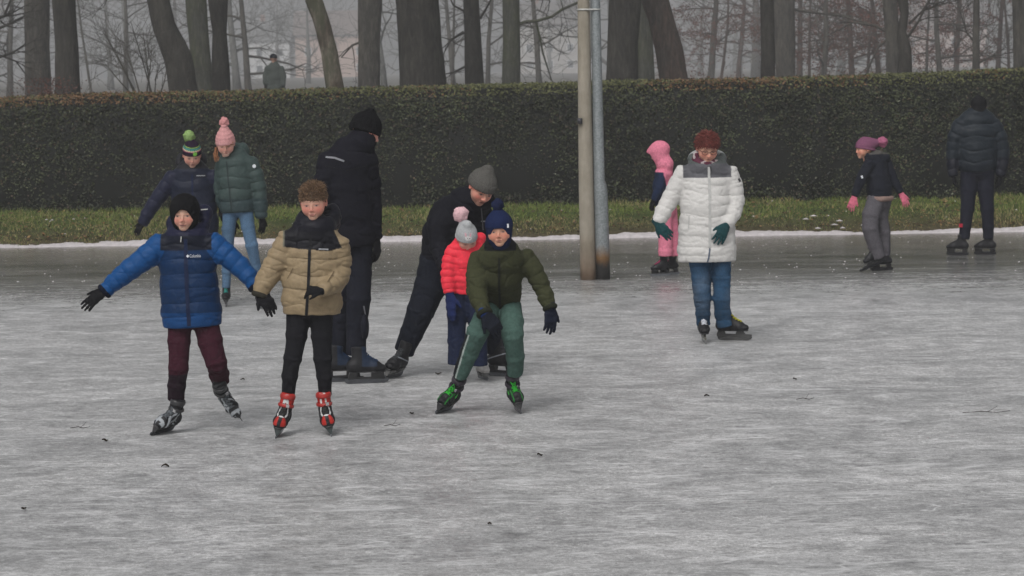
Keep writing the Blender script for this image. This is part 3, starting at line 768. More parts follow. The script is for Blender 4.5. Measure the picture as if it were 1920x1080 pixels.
    spec_ = [(472, 96, 8, 0.14, 'mid', 3), (240, 120, 9, 0.13, 'mid', 3), (1015, 112, 9, 0.14, 'mid', 3), (1100, 127, 10, 0.15, 'pale', 3),
             (1330, 117, 9, 0.17, 'mid', 3), (1385, 142, 10, 0.15, 'red', 3), (1540, 90, 8, 0.11, 'mid', 4), (1600, 102, 9, 0.13, 'red', 4), (1650, 96, 8, 0.11, 'red', 4), (1765, 90, 9, 0.11, 'mid', 4),
             (1790, 111, 9, 0.13, 'mid', 4), (1870, 99, 9, 0.11, 'red', 4), (1500, 120, 9, 0.15, 'red', 4), (725, 120, 10, 0.15, 'pale', 3), (855, 129, 10, 0.13, 'mid', 3), (915, 105, 9, 0.11, 'mid', 3), (20, 114, 9, 0.15, 'mid', 4), (450, 135, 10, 0.22, 'pale', 3)]
    spec_ += [(1518, 100, 7, .07, 'red', 4), (1625, 92, 7, .06, 'red', 4), (1740, 96, 7, .06, 'mid', 4), (1895, 100, 7, .07, 'red', 4), (850, 100, 7, .07, 'mid', 4), (180, 102, 7, .06, 'mid', 4), (1350, 106, 7, .07, 'red', 4)]
    for i, (px, Y, h, w, kd, dp) in enumerate(spec_):
        rt = far_tree(px, Y, h, w, 100 + i, kd, 'hazy bare tree in the park seen between the big trunks', G1, dp, .18,
                      leaves=(2600 if kd == 'red' else 0), droop=.02)
    G2 = 'far trees fading into the mist'
    for i in range(38):
        px = -420 + 2760 * (i + R.random()) / 38; Y = R.uniform(190, 480)
        far_tree(px, Y, R.uniform(9, 12), R.uniform(.18, .42), 300 + i, 'pale' if R.random() < .5 else 'mid', 'faint misty tree among the far park trees', G2, 4 if i % 2 else 3, .12, sz=1.25, minr=.016)
    # bare shrub with rising stems between the second and third trunk
    x0 = W(262, 176, 46)[0]; g = float(gz(0, 46)); R2 = random.Random(8)
    rt = empty('shrub', (x0, 46, g), 'leafless shrub with thin fanning stems behind the hedge at left', 'shrub')
    mb = MB()
    for (ax, ay, bx, by) in ((252, 176, 215, 92), (246, 176, 205, 130), (256, 176, 200, 70), (282, 176, 268, 60), (290, 176, 300, 120), (262, 176, 240, 100), (275, 176, 285, 85), (300, 176, 312, 130), (285, 176, 245, 40)):
        a = np.array([x0 + R2.uniform(-.12, .12), 46 + R2.uniform(-.1, .1), g - .05]); m_ = W(ax, ay, 46); e = W(bx, by, 46 + R2.uniform(-.4, .4))
        mb.tube([a, m_, m_ * .5 + e * .5 + [R2.uniform(-.03, .03), 0, 0], e], [.022, .016, .011, .006], 5)
        for k in range(3): grow(mb, m_ * (.7 - .2 * k) + e * (.3 + .2 * k), nrm(e - m_ + np.array([R2.gauss(0, .3), 0, 0])), .45, .007, 2, R2, 4, 0, .0025)
    mb.build('stems', bark('mid'), rt)
    # low young beech holding red leaves by the leftmost trunks
    R3 = random.Random(5); Y = 48; x0 = W(90, 170, Y)[0]; g = float(gz(0, Y)); rt = empty('shrub', (x0, Y, g), 'small red leaved shrub at the foot of the leftmost trunks', 'shrub'); mb = MB()
    for k in range(9): grow(mb, (x0 + R3.uniform(-.3, .3), Y, g), (R3.gauss(0, .15), R3.gauss(0, .2), 1), 1.0, .012, 2, R3, 4, 0, .003)
    mb.build('stems', bark('red'), rt); rs = np.random.RandomState(2); n = 1500
    C = np.stack([x0 + rs.normal(0, .28, n), Y + rs.normal(0, .2, n), g + rs.uniform(.5, 1.62, n)], 1); D = rs.normal(0, 1, (n, 3)); A = np.cross(D, rs.normal(0, 1, (n, 3))); A /= np.linalg.norm(A, axis=1)[:, None]; B_ = np.cross(D, A); B_ /= np.linalg.norm(B_, axis=1)[:, None]
    v = np.empty((n, 4, 3)); s = .022; v[:, 0] = C - A*s; v[:, 1] = C + B_*s*.6; v[:, 2] = C + A*s; v[:, 3] = C - B_*s*.6
    link_mesh('leaves', v.reshape(-1, 3), np.arange(n*4).reshape(-1, 4), mat_leaf('clinging_leaf', None, .8, .1), rt, np.repeat(np.array([.11, .05, .04]) * rs.uniform(.6, 1.4, n)[:, None], 4, 0), False)

def house(px0, px1, Y, wallc, roofc, eave_py, ridge_py, label, seed, wins=5):
    a, b = W(px0, 200, Y)[0], W(px1, 200, Y)[0]; g = float(gz(0, Y)); ze = W(960, eave_py, Y)[2]; zr = W(960, ridge_py, Y)[2]; D = 8.0
    rt = empty('house', ((a + b) / 2, Y, g), label, 'house')
    mb = MB(); mb.box(((a + b) / 2, Y + D / 2, (g + ze) / 2 - .25), (b - a, D, ze - g + .5)); mb.build('wall', plain('render_wall', wallc, .9, 0, .2, .1, 2), rt, False)
    mb = MB(); o = .4
    v = [(a-o, Y-o, ze), (b+o, Y-o, ze), (b+o, Y+D+o, ze), (a-o, Y+D+o, ze), (a-o, Y+D/2, zr), (b+o, Y+D/2, zr)]
    v2 = [(p[0], p[1], p[2] + .14) for p in v]
    mb.add(v2, [(0, 1, 5, 4), (2, 3, 4, 5), (0, 4, 3), (1, 2, 5)]); mb.add([(p[0], p[1], p[2] + .004) for p in v[:4]], [(0, 3, 2, 1)])
    mb.build('roof', plain('roof_tile', roofc, .85, 0, .2, .2, 3), rt, False)
    n = wins
    for k in range(n):
        cx = a + (b - a) * (k + .5) / n
        for z in ((g + 1.5), (g + 4.2)):
            if z + .7 > ze: continue
            w = MB(); w.box((cx, Y - .02, z), (1.15, .08, 1.35)); fr = w.build('window', plain('white_paint', (.7, .7, .7), .6), rt, False)
            w = MB(); w.box((cx, Y - .045, z), (.98, .06, 1.18)); w.build('pane', plain('dark_glass', (.05, .06, .07), .15), fr, False)
    mb = MB(); mb.box((a + (b - a) * .3, Y + D / 2, zr + .3), (.7, .7, 1.2)); mb.build('chimney', plain('brick', (.2, .09, .06), .9), rt, False)

def make_far():
    house(556, 700, 440, (.42, .30, .25), (.12, .09, .08), 62, 15, 'pinkish house seen dimly behind the patched trunk', 1, 3)
    house(975, 1090, 440, (.36, .34, .32), (.10, .09, .085), 50, 5, 'pale grey house hidden behind branches left of the poles', 2, 3)
    house(1690, 1850, 440, (.40, .31, .28), (.11, .08, .075), 65, 20, 'dim rosy house behind the trees at right', 3, 4)
    house(470, 545, 440, (.5, .5, .5), (.12, .12, .12), 70, 30, 'small pale house behind the walker in the park', 4, 2)
    # low white rail beyond the hedge
    Y = 43.0; rt = empty('railing', (0, Y, float(gz(0, Y))), 'pale frosted rail running just behind the hedge', 'railing')
    zt = 2.2 - (173 - 125) * Y / FOC
    def zt_(x): return W(960, 171.0, Y)[2] + 0.0 * x
    mb = MB(); mb.tube([(-9, Y, zt_(-9)), (0, Y, zt_(0)), (3.2, Y, zt_(3))], .022, 8); mb.build('rail', plain('frosted_metal', (.5, .5, .52), .5, .2), rt)
    for k in range(7):
        x = -8.9 + k * 2.0; mb = MB(); mb.tube([(x, Y, float(gz(0, Y)) - .1), (x, Y, zt_(x) - .02)], .02, 8); mb.build('post', plain('frosted_metal', (.5, .5, .52), .5, .2), rt)
    # twigs and dead leaves on the ice: each its own thing
    R = random.Random(12)
    for i, (px, py, s, lab) in enumerate([(310, 876, 1.3, 'dark curled leaf on the ice below the boy in blue'), (197, 828, 1.1, 'small dark leaf left of the blue boy and his skate'), (45, 956, .8, 'tiny black speck of bark in the lower left ice'),
             (1325, 744, 1, 'dark leaf on the ice below the woman in white'), (1012, 855, .9, 'small dark leaf below the boy in olive'), (822, 703, 1.4, 'dry leaf between the trailing skate and the olive boy'), (455, 713, .9, 'dark crumb beside the raised skate of the blue boy'),
             (1490, 712, .7, 'faint leaf on the open ice at right'), (772, 777, .8, 'tiny leaf left of the green laced skate'), (918, 984, .6, 'tiny dark crumb near the bottom middle')]):
        p = G(px, py); mb = MB(); q = []
        for k in range(6):
            t = k / 5; q.append((p[0] + (t - .5) * .034 * s, p[1] + math.sin(t * 5) * .012, .004 + .008 * s * abs(math.sin(t * 3 + i))))
        for k in range(5):
            w = .012 * s * math.sin(math.pi * (k + .5) / 5) + .004
            a, b = np.array(q[k]), np.array(q[k+1]); mb.add([a + [0, -w, 0], b + [0, -w, 0], b + [0, w, .004], a + [0, w, .004]], [(0, 1, 2, 3)])
            mb.add([a + [0, -w, -.002], b + [0, -w, -.002], b + [0, w, .002], a + [0, w, .002]], [(3, 2, 1, 0)])
        tag(mb.build('leaf', plain('dead_leaf', (.03, .022, .015), .8)), lab, 'leaf', 'dead leaves on the ice')
    for i, (px, py, L, lab) in enumerate([(1510, 750, .12, 'thin dark twig on the open ice at right'), (1850, 775, .3, 'long thin twig lying near the right edge of the ice'), (150, 804, .12, 'forked twig left of the front skate of the blue boy'), (735, 800, .10, 'tiny twig right of the boy in tan')]):
        p = G(px, py); mb = MB(); mb.tube([p + [-L/2, 0, .006], p + [-.1*L, .01, .012], p + [L*.2, -.01, .006], p + [L/2, .02, .012]], [.0015, .002, .0015, .001], 5)
        mb.tube([p + [0, 0, .008], p + [L*.15, .05, .02], p + [L*.25, .06, .035]], [.0012, .001, .0008], 4)
        tag(mb.build('twig', plain('twig_wood', (.04, .03, .022), .8)), lab, 'twig', 'twigs on the ice')
# ------------------------------------------------------------------ figures
def inter(fn, pl, k=.006):
    g = lambda P: smax(fn(P), pl(P), k); g.bb = fn.bb; return g
def union(fns, k):
    def g(P):
        d = fns[0](P)
        for f_ in fns[1:]: d = smin(d, f_(P), k)
        return d
    g.bb = (np.min([f_.bb[0] for f_ in fns], 0), np.max([f_.bb[1] for f_ in fns], 0)); return g
def creases(amp, fr=9.0, off=0.0, st=(1, 1, 2.2)):
    st = np.array(st, f32)
    def g(P):
        Q = P * st; n = vn(Q, fr, off) + .5 * vn(Q, fr * 2.1, off + 4)
        r = np.clip(1 - np.abs(n) * 2.6, 0, 1)
        return amp * (r * r * .9 - .35 * n)
    return g
def const(c):
    return lambda P: np.tile(np.array(c, float), (len(P), 1))

class Person:
    def __init__(s, foot, label, group=None, ry=None):
        s.g = G(*foot); s.Y = s.g[1] if ry is None else ry; s.sc = s.Y / FOC; s.vox = max(.0042, s.sc * 1.45)
        s.root = empty('person', (s.g[0], s.g[1], 0), label, 'person', group)
        s.body = Solid(); s.bodyparts = []; s.front = {}
    def J(s, px, py, dy=0.0): return W(px, py, s.Y + dy)
    def zz(s, py, px=None): return W(s.cx if px is None else px, py, s.Y)[2]
    def xx(s, px): return W(px, 400, s.Y)[0]
    def emit(s, name, solid, colfn, kind='nylon', vox=None, parent=None, smooth=1):
        v, q = solid.mesh(vox or s.vox, smooth)
        return link_mesh(name, v, q, cloth(kind), parent or s.root, colfn(v))
    def rows(s, R):          # (px,py,dy,w,d) -> loft rows
        return [(s.J(r[0], r[1], r[2]), r[3] * s.sc, (r[4] if len(r) > 4 else r[3]) * s.sc) for r in R]
    def limb(s, R, **kw): return loft(s.rows(R), **kw)

    # ---------------- jacket
    def jacket(s, torso, arms, col, quilt=None, armq=None, kind='nylon', side=(1, 0, 0), hem=None, extra=(), crease=.004, name='jacket', seams=True, k=.03, cfr=9.0):
        arms = [[(a[0], a[1], a[2]) + tuple(x * .885 for x in a[3:]) for a in A] for A in arms]; torso = [(a[0], a[1], a[2]) + tuple(x * .965 for x in a[3:]) for a in torso]
        q = quilt; t = s.limb(torso, side=side, quilt=q, k=.02)
        lo = s.rows(torso)[-1]; pn = nrm(lo[0] - s.rows(torso)[-2][0]) if hem is None else nrm(hem)
        t = inter(t, plane(lo[0], pn), .012)
        af = []
        for A in arms:
            f_ = s.limb(A, quilt=armq or q, k=.012, side=side, cap=.55); af.append(f_)
            r = s.rows(A); e = r[-1]; d = nrm(e[0] - r[-2][0])
            f_ = f_
        S = Solid().add(t, 0)
        for f_ in af: S.add(f_, k)
        for e in extra: S.add(e, .02)
        S.wr(creases(crease, cfr, s.g[0]))
        s.front['jacket'] = S; s.ttop = s.rows(torso)[0][0]; s.tbot = s.rows(torso)[-2][0]
        def cf(P):
            dt = t(P); da = np.min([f_(P) for f_ in af], 0) if af else dt + 1
            return col(P, da < dt)
        o = s.emit(name, S, cf, kind)
        # inner body
        for A in arms:
            r = s.rows(A); s.body.add(loft([(a, w * .55, d * .55) for a, w, d in r], k=.01), .02)
        r = s.rows(torso)[:-1]; s.body.add(loft([(a, w * .7, d * .7) for a, w, d in r], side=side, k=.01, cap=.3), .02)
        return o
    def cuff(s, A, col, parent=None, kind='knit', f=1.0, name='cuff'):
        r = s.rows(A); e = r[-1]; d = nrm(e[0] - r[-2][0]); S = Solid().add(ring(e[0] + d * e[1] * .25, d, e[1] * .68 * f, e[1] * .68 * f, e[1] * .26, tz=e[1] * .3), 0)
        return s.emit(name, S, const(col), kind, parent=parent, vox=s.vox * .8)
    def surf(s, S, x, z, y0=None, y1=None):
        y0 = s.Y - .75 if y0 is None else y0; ys = np.linspace(y0, y0 + 1.3, 520); P = np.stack([np.full(520, x), ys, np.full(520, z)], 1).astype(f32)
        d = S.ev(P); i = np.argmax(d < 0)
        return ys[i] if d[i] < 0 else s.Y
    def ribbon(s, S, pts, w, name, m, parent=None, off=.003, th=.004):
        """strip lying on the front surface along photograph points"""
        mb = MB(); V_ = []; q = [s.J(a, b) for a, b in pts]
        dens = []
        for i in range(len(q) - 1):
            for j in range(8): dens.append(q[i] * (1 - j / 8) + q[i+1] * j / 8)
        dens.append(q[-1])
        d0 = nrm(dens[-1] - dens[0]); sd = nrm(np.cross(d0, [0, 1, 0]))
        E_ = [[p + sd * w * k for k in (-.5, .5)] for p in dens]; Ys = np.array([[s.surf(S, e[0], e[2]) for e in r_] for r_ in E_])
        pad = np.pad(Ys, ((2, 2), (0, 0)), 'edge'); Ys = np.mean([np.minimum(pad[i:i+len(Ys)], Ys) for i in range(5)], 0)
        for r_, yy in zip(E_, Ys):
            for e, y in zip(r_, yy): V_.append((e[0], y - off - th, e[2]))
        for r_, yy in zip(E_, Ys):
            for e, y in zip(r_, yy): V_.append((e[0], y + .012, e[2]))
        n = len(dens); F = []
        for i in range(n - 1):
            a = 2 * i; F.append((a, a+1, a+3, a+2)); b = 2 * n + a; F += [(a, a+2, b+2, b), (a+1, b+1, b+3, a+3)]
        mb.add(V_, F); return mb.build(name, m, parent or s.root, False)
    def text(s, S, body, px, py, hpx, m, parent=None, rz=0.0, name='logo', wpx=None):
        cu = bpy.data.curves.new('t', 'FONT'); cu.body = body; cu.size = hpx * s.sc * 1.4; cu.align_x = 'CENTER'; cu.align_y = 'CENTER'; cu.extrude = .0012
        ob = bpy.data.objects.new('t', cu); COL.objects.link(ob); dg = bpy.context.evaluated_depsgraph_get(); me = bpy.data.meshes.new_from_object(ob.evaluated_get(dg))
        bpy.data.objects.remove(ob); n = len(me.vertices); co = np.zeros(n * 3, f32); me.vertices.foreach_get('co', co); co = co.reshape(-1, 3)
        fs = [tuple(p.vertices) for p in me.polygons]; bpy.data.meshes.remove(me)
        if wpx: co[:, 0] *= wpx * s.sc / max(1e-6, np.ptp(co[:, 0]))
        c = s.J(px, py); ca, sa = math.cos(rz), math.sin(rz); x = c[0] + co[:, 0] * ca - co[:, 1] * sa; z = c[2] + co[:, 0] * sa + co[:, 1] * ca
        ys = np.array([s.surf(S, c[0] + t * (x.max() - x.min()) / 2, c[2]) for t in (-1, 0, 1)])
        y = np.interp(x, [x.min(), c[0], x.max()], ys) - .006 - co[:, 2]
        return link_mesh(name, np.stack([x, y, z], 1), fs, m, parent or s.root, None, False)

    # ---------------- trousers
    def trousers(s, legs, pelvis=None, col=None, kind='matte', crease=.005, name='trousers', cfr=8.0, k=.02, zipf=None, st=(1.3, 1.3, 1.25)):
        crease = crease * .75
        legs = [[(a[0], a[1], a[2]) + tuple(x * .9 for x in a[3:]) for a in A] for A in legs]
        S = Solid()
        for Lg in legs:
            r = s.rows(Lg); f_ = loft(r, k=.02, cap=.5); e = r[-1]; f_ = inter(f_, plane(e[0], nrm(e[0] - r[-2][0])), .006)
            if hasattr(s, 'tbot'): s.body.add(seg(s.tbot, r[0][0], r[0][1] * .55), .02)
            S.add(f_, k); s.body.add(loft([(a, w * .5, d * .5) for a, w, d in r[:-1]] + [(r[-1][0], r[-1][1] * .3, r[-1][2] * .3)], k=.01, cap=.5), .02)
        if pelvis: S.add(s.limb(pelvis, k=.02), k)
        S.wr(creases(crease, cfr, s.g[0] + 3, st)); s.front['trousers'] = S
        return s.emit(name, S, col if callable(col) else const(col), kind)

    # ---------------- head
    def head(s, px, py, dy, h, yaw=0, pitch=0, roll=0, skin=(.50, .29, .215), blush=.5, brow=(.10, .06, .04), lip=(.36, .13, .11), neck=None, eyes=1.0, mouth=0.0, glow=1.0, fat=1.0, beard=None, kid=True):
        h = h * s.sc; kn = .72 if kid else 1.0; a, p, r = map(math.radians, (yaw, pitch, roll)); o = s.J(px, py, dy)
        X = np.array([math.cos(a), math.sin(a), 0]); f_ = np.array([math.sin(a) * math.cos(p), -math.cos(a) * math.cos(p), -math.sin(p)]); Z = np.cross(f_, X)
        X, Z = X * math.cos(r) + Z * math.sin(r), Z * math.cos(r) - X * math.sin(r)
        L = lambda x, y, z: o + h * (x * X + y * f_ + z * Z)
        AX = np.stack([X, f_, Z], 0)
        s.h = dict(o=o, X=X, F=f_, Z=Z, h=h, L=L, AX=AX)
        S = Solid(); E = lambda c, rd, k=.03: S.add(ell(L(*c), np.array(rd) * h, AX), k * h)
        E((0, -.07, .11), (.355, .43, .385), 0)
        E((0, .11, -.12 + (.02 if kid else 0)), (.285 * fat, .27, .35 - (.03 if kid else 0)), .12)
        E((-.15 * fat, .21, -.13), (.13, .13, .15), .10); E((.15 * fat, .21, -.13), (.13, .13, .15), .10)
        E((0, .27 if kid else .285, -.375), (.105 * fat, .085, .085), .10)
        S.add(seg(L(-.19, .30, .075), L(.19, .30, .075), (.035 if kid else .045) * h), .06 * h)
        for sx in (-1, 1):
            S.sub(ell(L(sx * .145, .445, .0), np.array((.085, .08, .055)) * h, AX), .05 * h)
            E((sx * .142, .30, -.005), (.072, .066, .050), .015)
            S.add(seg(L(sx * .075, .345, .012), L(sx * .21, .315, .008), .016 * h), .02 * h)
        S.add(seg(L(0, .365, .04), L(0, .385 + .06 * kn, -.125), .024 * h, .050 * kn * h), .04 * h)
        for sx in (-1, 1): E((sx * .05 * kn, .365 + .04 * kn, -.150), (.040 * kn, .045, .030 * kn), .025)
        S.add(seg(L(-.075, .365, -.252), L(.075, .365, -.252), .024 * h), .018 * h)
        S.add(seg(L(-.060, .362, -.292), L(.060, .362, -.292), .028 * h), .018 * h)
        S.sub(seg(L(-.08, .405, -.271), L(.08, .405, -.271), (.008 + .022 * mouth) * h), .01 * h)
        for sx in (-1, 1):
            S.add(ell(L(sx * .355, -.03, -.02), np.array((.035, .085, .115)) * h, AX), .02 * h)
            S.sub(ell(L(sx * .385, .0, -.015), np.array((.02, .04, .065)) * h, AX), .02 * h)
        if hasattr(s, 'ttop'): s.body.add(seg(L(0, -.08, -.2), s.ttop, .13 * h), .02)
        nb = s.J(*neck) if neck else L(0, -.12, -.30) + np.array([0, 0, -.34 * h])
        S.add(seg(L(0, -.06, -.28), nb, .19 * h, .18 * h), .10 * h)
        def cf(P):
            q = (P - o) @ AX.T / h; x, y, z = q[:, 0], q[:, 1], q[:, 2]; c = np.tile(np.array(skin), (len(P), 1)) * glow; fr = y > .12
            def m(cx, cz, rx, rz, soft=.35, front=True):
                d = np.sqrt(((np.abs(x) - cx) / rx) ** 2 + ((z - cz) / rz) ** 2); w = np.clip((1 + soft - d) / (2 * soft), 0, 1)
                return w * (fr if front else 1)
            def bl(w, k, amt=1.0):
                nonlocal c
                w = (w * amt)[:, None]; c = c * (1 - w) + np.array(k) * w
            red = np.array(skin) * [1.02, .58, .60]
            bl(m(.19, -.13, .13, .12, .8), red, blush); bl(m(0, -.13, .06, .06, .7), red, blush * .7)
            bl(m(.36, -.02, .06, .14, .5, False) * (np.abs(x) > .31), red, blush * .9)
            if beard: bl(m(0, -.36, .28, .20, .5), beard, .55)
            bl(m(.145, .0, .10, .055, .8), np.array(skin) * [.72, .60, .58], .75)
            bl(m(.142, -.012, .062, .022 * eyes, .35), (.30, .25, .23), .9)
            bl(m(.142, -.010, .028, .024 * eyes, .3), (.025, .018, .015), 1)
            bl(m(.142, .014, .075, .010, .5), (.09, .05, .04), .7)
            bl(m(.150, .090, .085, .018, .7), brow, .6 if kid else .8)
            bl(m(.030, -.170, .018, .012, .6), np.array(skin) * .35, .6)
            bl(m(0, -.250, .075, .020, .6), lip, .7); bl(m(0, -.293, .062, .024, .6), lip, .7)
            bl(m(0, -.271, .085, .010 + .016 * mouth, .4), (.06, .02, .02), .9)
            return np.clip(c, 0, 1)
        v, q = S.mesh(max(.0026, h * .0135), 1); s.bodyparts.append((v, q, cf(v))); s.skin = skin
        return s.h
    def finish(s, core=True):
        V_, Q, C = [], [], []; n = 0
        s.bodyparts.append((*s.body.mesh(max(.012, s.vox * 1.6), 1), None))
        for v, q, c in s.bodyparts:
            V_.append(v); Q.append(q + n); n += len(v); C.append(c if c is not None else np.tile(np.array(s.skin if hasattr(s, 'skin') else (.5, .3, .2)), (len(v), 1)))
        return link_mesh('body', np.concatenate(V_), np.concatenate(Q), cloth('skin'), s.root, np.concatenate(C))

    # ---------------- hats
    def beanie(s, col, brim=.16, tilt=.25, tall=.0, back=.0, fat=1.0, cuffh=.09, cuffcol=None, ribs=0, pom=None, pomcol=None, kind='knit', name='hat', ear=False, top=None, cuff=True, bumps=0):
        H = s.h; L, h, AX = H['L'], H['h'], H['AX']; S = Solid()
        S.add(ell(L(0, -.06, .14), np.array((.395 * fat, .475 * fat, .40 + tall * .5)) * h, AX), 0)
        if top: S.add(seg(L(0, -.05, .25), L(*top[:3]), .30 * h, top[3] * h), .12 * h)
        if pom:
            pcn = s.J(pom[0], pom[1], (H['o'][1] - s.Y) + (pom[3] if len(pom) > 3 else 0)); pd = nrm(pcn - L(0, -.05, .25)); S.add(seg(L(0, -.05, .25), pcn - pd * pom[2] * s.sc * .8, .30 * h, .13 * h), .14 * h)
        n = nrm(-H['Z'] + tilt * -H['F'] * -1 * -1)
        n = nrm(-(H['Z'] - tilt * H['F'])) if tilt else -H['Z']
        S.cut(plane(L(0, .38, brim), n), .012 * h)
        if ribs:
            def rb(P):
                q = (P - H['o']) @ AX.T / h; return .012 * h * np.sin(ribs * np.arctan2(q[:, 0], q[:, 1] + .06))
            S.wr(rb)
        if bumps:
            def rb2(P):
                q = (P - H['o']) @ AX.T / h; a = np.arctan2(q[:, 0], q[:, 1] + .06); return .016 * h * np.sin(bumps * a + 22 * q[:, 2]) * np.sin(bumps * a - 22 * q[:, 2])
            S.wr(rb2)
        colf = col if callable(col) else (lambda x, y, z, c=np.array(col): np.tile(c, (len(x), 1)))
        def cf(P):
            q = (P - H['o']) @ AX.T / h; return colf(q[:, 0], q[:, 1], q[:, 2])
        o = s.emit(name, S, cf, kind, vox=max(.003, h * .02))
        if cuff:
            pc = L(0, -.06, brim) - H['Z'] * 0 ; # brim plane centre
            c = L(0, -.06, brim + tilt * (-.44)*-1 * -1) if False else L(0, -.06, brim - tilt * .44 + cuffh * .5)
            c = L(0, -.06, brim + (-.06 - .38) * tilt + cuffh * .6)
            R = Solid().add(ring(c, nrm(H['Z'] - tilt * H['F']), .375 * h * fat, .455 * h * fat, .042 * h, side=H['X'], tz=cuffh * h), 0)
            if ribs:
                def rb(P):
                    q = (P - H['o']) @ AX.T / h; return .010 * h * np.sin(ribs * np.arctan2(q[:, 0], q[:, 1] + .06))
                R.wr(rb)
            s.emit('brim', R, const(cuffcol or col) if not callable(cuffcol or col) else cf, kind, vox=max(.003, h * .02), parent=o)
        if pom: s.pompom(pom, pomcol, o)
        s.hat = S
        return o
    def pompom(s, pom, col, parent):
        px, py, r = pom[:3]; c = s.J(px, py, (s.h['o'][1] - s.Y) + (pom[3] if len(pom) > 3 else 0)); r *= s.sc
        S = Solid().add(ell(c, r), 0).wr(lambda P: .20 * r * vn(P, 5.5 / r * .35, 2) + .10 * r * vn(P, 11 / r * .35, 6))
        s.emit('pompom', S, const(col), 'knit', vox=max(.003, r * .11), parent=parent)
    def hood_cap(s, col, kind='knit', name='hat', openr=(.24, .34), openc=(0, .42, -.09), size=1.0, low=-.55, point=None, lowr=.30, vox=None):
        """close hood or balaclava round the face"""
        H = s.h; L, h, AX = H['L'], H['h'], H['AX']; S = Solid()
        S.add(ell(L(0, -.06, .13), np.array((.41, .49, .42)) * h * size, AX), 0)
        S.add(ell(L(0, .03, -.12), np.array((.36, .40, .38)) * h * size, AX), .1 * h)
        S.add(seg(L(0, -.03, -.2), L(0, -.05, low), .33 * h * size, lowr * h * size), .1 * h)
        if point: S.add(seg(L(0, -.1, .3), L(*point[:3]), .25 * h, point[3] * h), .12 * h)
        S.sub(ell(L(*openc), np.array((openr[0], .30, openr[1])) * h, AX), .03 * h)
        S.wr(creases(.0025 * h / .2, 12, 2))
        o = s.emit(name, S, col if callable(col) else const(col), kind, vox=vox or max(.0035, h * .02)); s.hat = S; return o

    # ---------------- hair
    def hair(s, col, n=500, ln=.10, cap=.15, tilt=.35, curl=1.0, seed=1, name='hair', fat=1.0, lift=0.0, region=None, spread=.35, thick=.026, tang=0.0, topw=1.0, up=0.0):
        H = s.h; L, h, AX = H['L'], H['h'], H['AX']; rs = np.random.RandomState(seed)
        S = Solid().add(ell(L(0, -.08, .12 + lift * .5), np.array((.378 * fat, .455, .40 + lift)) * h, AX), 0); S.cut(plane(L(0, .36, cap), -nrm(H['Z'] - tilt * H['F'])), .03 * h)
        S.wr(lambda P: .022 * h * vn(P, 2.6 / h * .9, 3) + .012 * h * vn(P, 7 / h, 6))
        v, q = S.mesh(h * .028, 1); fs = [tuple(int(i) for i in f_) for f_ in q]; V_ = [v]; F = fs; cnt = len(v)
        ctr = L(0, -.08, .10); idx = rs.randint(0, len(v), n); C = [np.array(col) * .7 * (1 + .25 * vn(v.astype(f32), 6 / h))[:, None]]
        for i in idx:
            p = v[i]; d = nrm(p - ctr); loc = AX @ (p - H['o']) / h
            if region and not region(loc): continue
            T = nrm(-H['Z'] + d * d.dot(H['Z'])); d = nrm(d * (1 - tang) + T * tang + rs.normal(0, spread, 3) + H['Z'] * (.15 * (1 - tang) + up) + H['F'] * up * .4); a = nrm(np.cross(d, rs.normal(0, 1, 3))); l = ln * h * rs.uniform(.6, 1.25) * (topw if loc[2] > .30 else 1); r = h * rs.uniform(.5, 1.1) * thick
            pts = [p - d * .02 * h]; cur = pts[0]; dd = d
            for k in range(4):
                cur = cur + dd * l / 4; dd = nrm(dd + a * curl * .75); pts.append(cur)
            mb = MB(); mb.tube(pts, [r, r * .95, r * .8, r * .55, r * .15], 4, cap=False)
            vv = mb.v[0]; V_.append(vv); F = F; F.extend([tuple(j + cnt for j in f_) for f_ in mb.f]); cnt += len(vv)
            C.append(np.tile(np.array(col) * rs.uniform(.55, 1.7), (len(vv), 1)))
        return link_mesh(name, np.concatenate(V_), F, cloth('hair'), s.root, np.clip(np.concatenate(C), 0, 1))

    # ---------------- gloves
    def hand(s, a, b, n=(0, -1, 0), thumb=1, L=None, curl=.35, col=(.01, .01, .012), kind='matte', name='glove', spread=.06, thick=1.0, bare=False, cuffcol=None, mitten=False, cufflen=.12, thumbang=.7):
        """a=(px,py,dy) wrist, b=(px,py,dy) fingertips direction; n = back of the hand"""
        A, B = s.J(*a), s.J(*b); d = nrm(B - A); L = np.linalg.norm(B - A) if L is None else L
        n = np.asarray(n, float); n = nrm(n - d * n.dot(d)); lat = nrm(np.cross(d, n)) * thumb   # toward the thumb
        S = Solid(); pl = .50 * L; t = thick
        S.add(loft([(A, .15 * L * t, .12 * L * t), (A + d * .22 * L, .20 * L * t, .105 * L * t), (A + d * pl, .215 * L * t, .085 * L * t)], side=lat, k=.01, cap=.9), 0)
        if cufflen: S.add(seg(A - d * cufflen * L, A, .175 * L * t, .16 * L * t), .01)
        rf = .052 * L * t
        if mitten:
            S.add(loft([(A + d * pl, .21 * L, .10 * L), (A + d * (pl + .26 * L) - n * curl * .1 * L, .18 * L, .09 * L), (A + d * (pl + .42 * L) - n * curl * .25 * L, .11 * L, .07 * L)], side=lat, k=.01), .015)
        else:
            for i, (off, ll) in enumerate(((.155, .42), (.055, .50), (-.05, .46), (-.15, .36))):
                p = A + d * pl * .94 + lat * off * L * t; fd = nrm(d + lat * off * spread * 6); ang = curl * (.8 + .12 * i); seglens = (.45, .32, .26)
                for j, sl in enumerate(seglens):
                    ca, sa = math.cos(ang), math.sin(ang); fd = nrm(fd * ca - n * sa); e = p + fd * ll * L * sl
                    S.add(seg(p, e, rf * (1.08 - .1 * j), rf * (.98 - .1 * j)), .004 if j else .012); p = e; ang *= .95
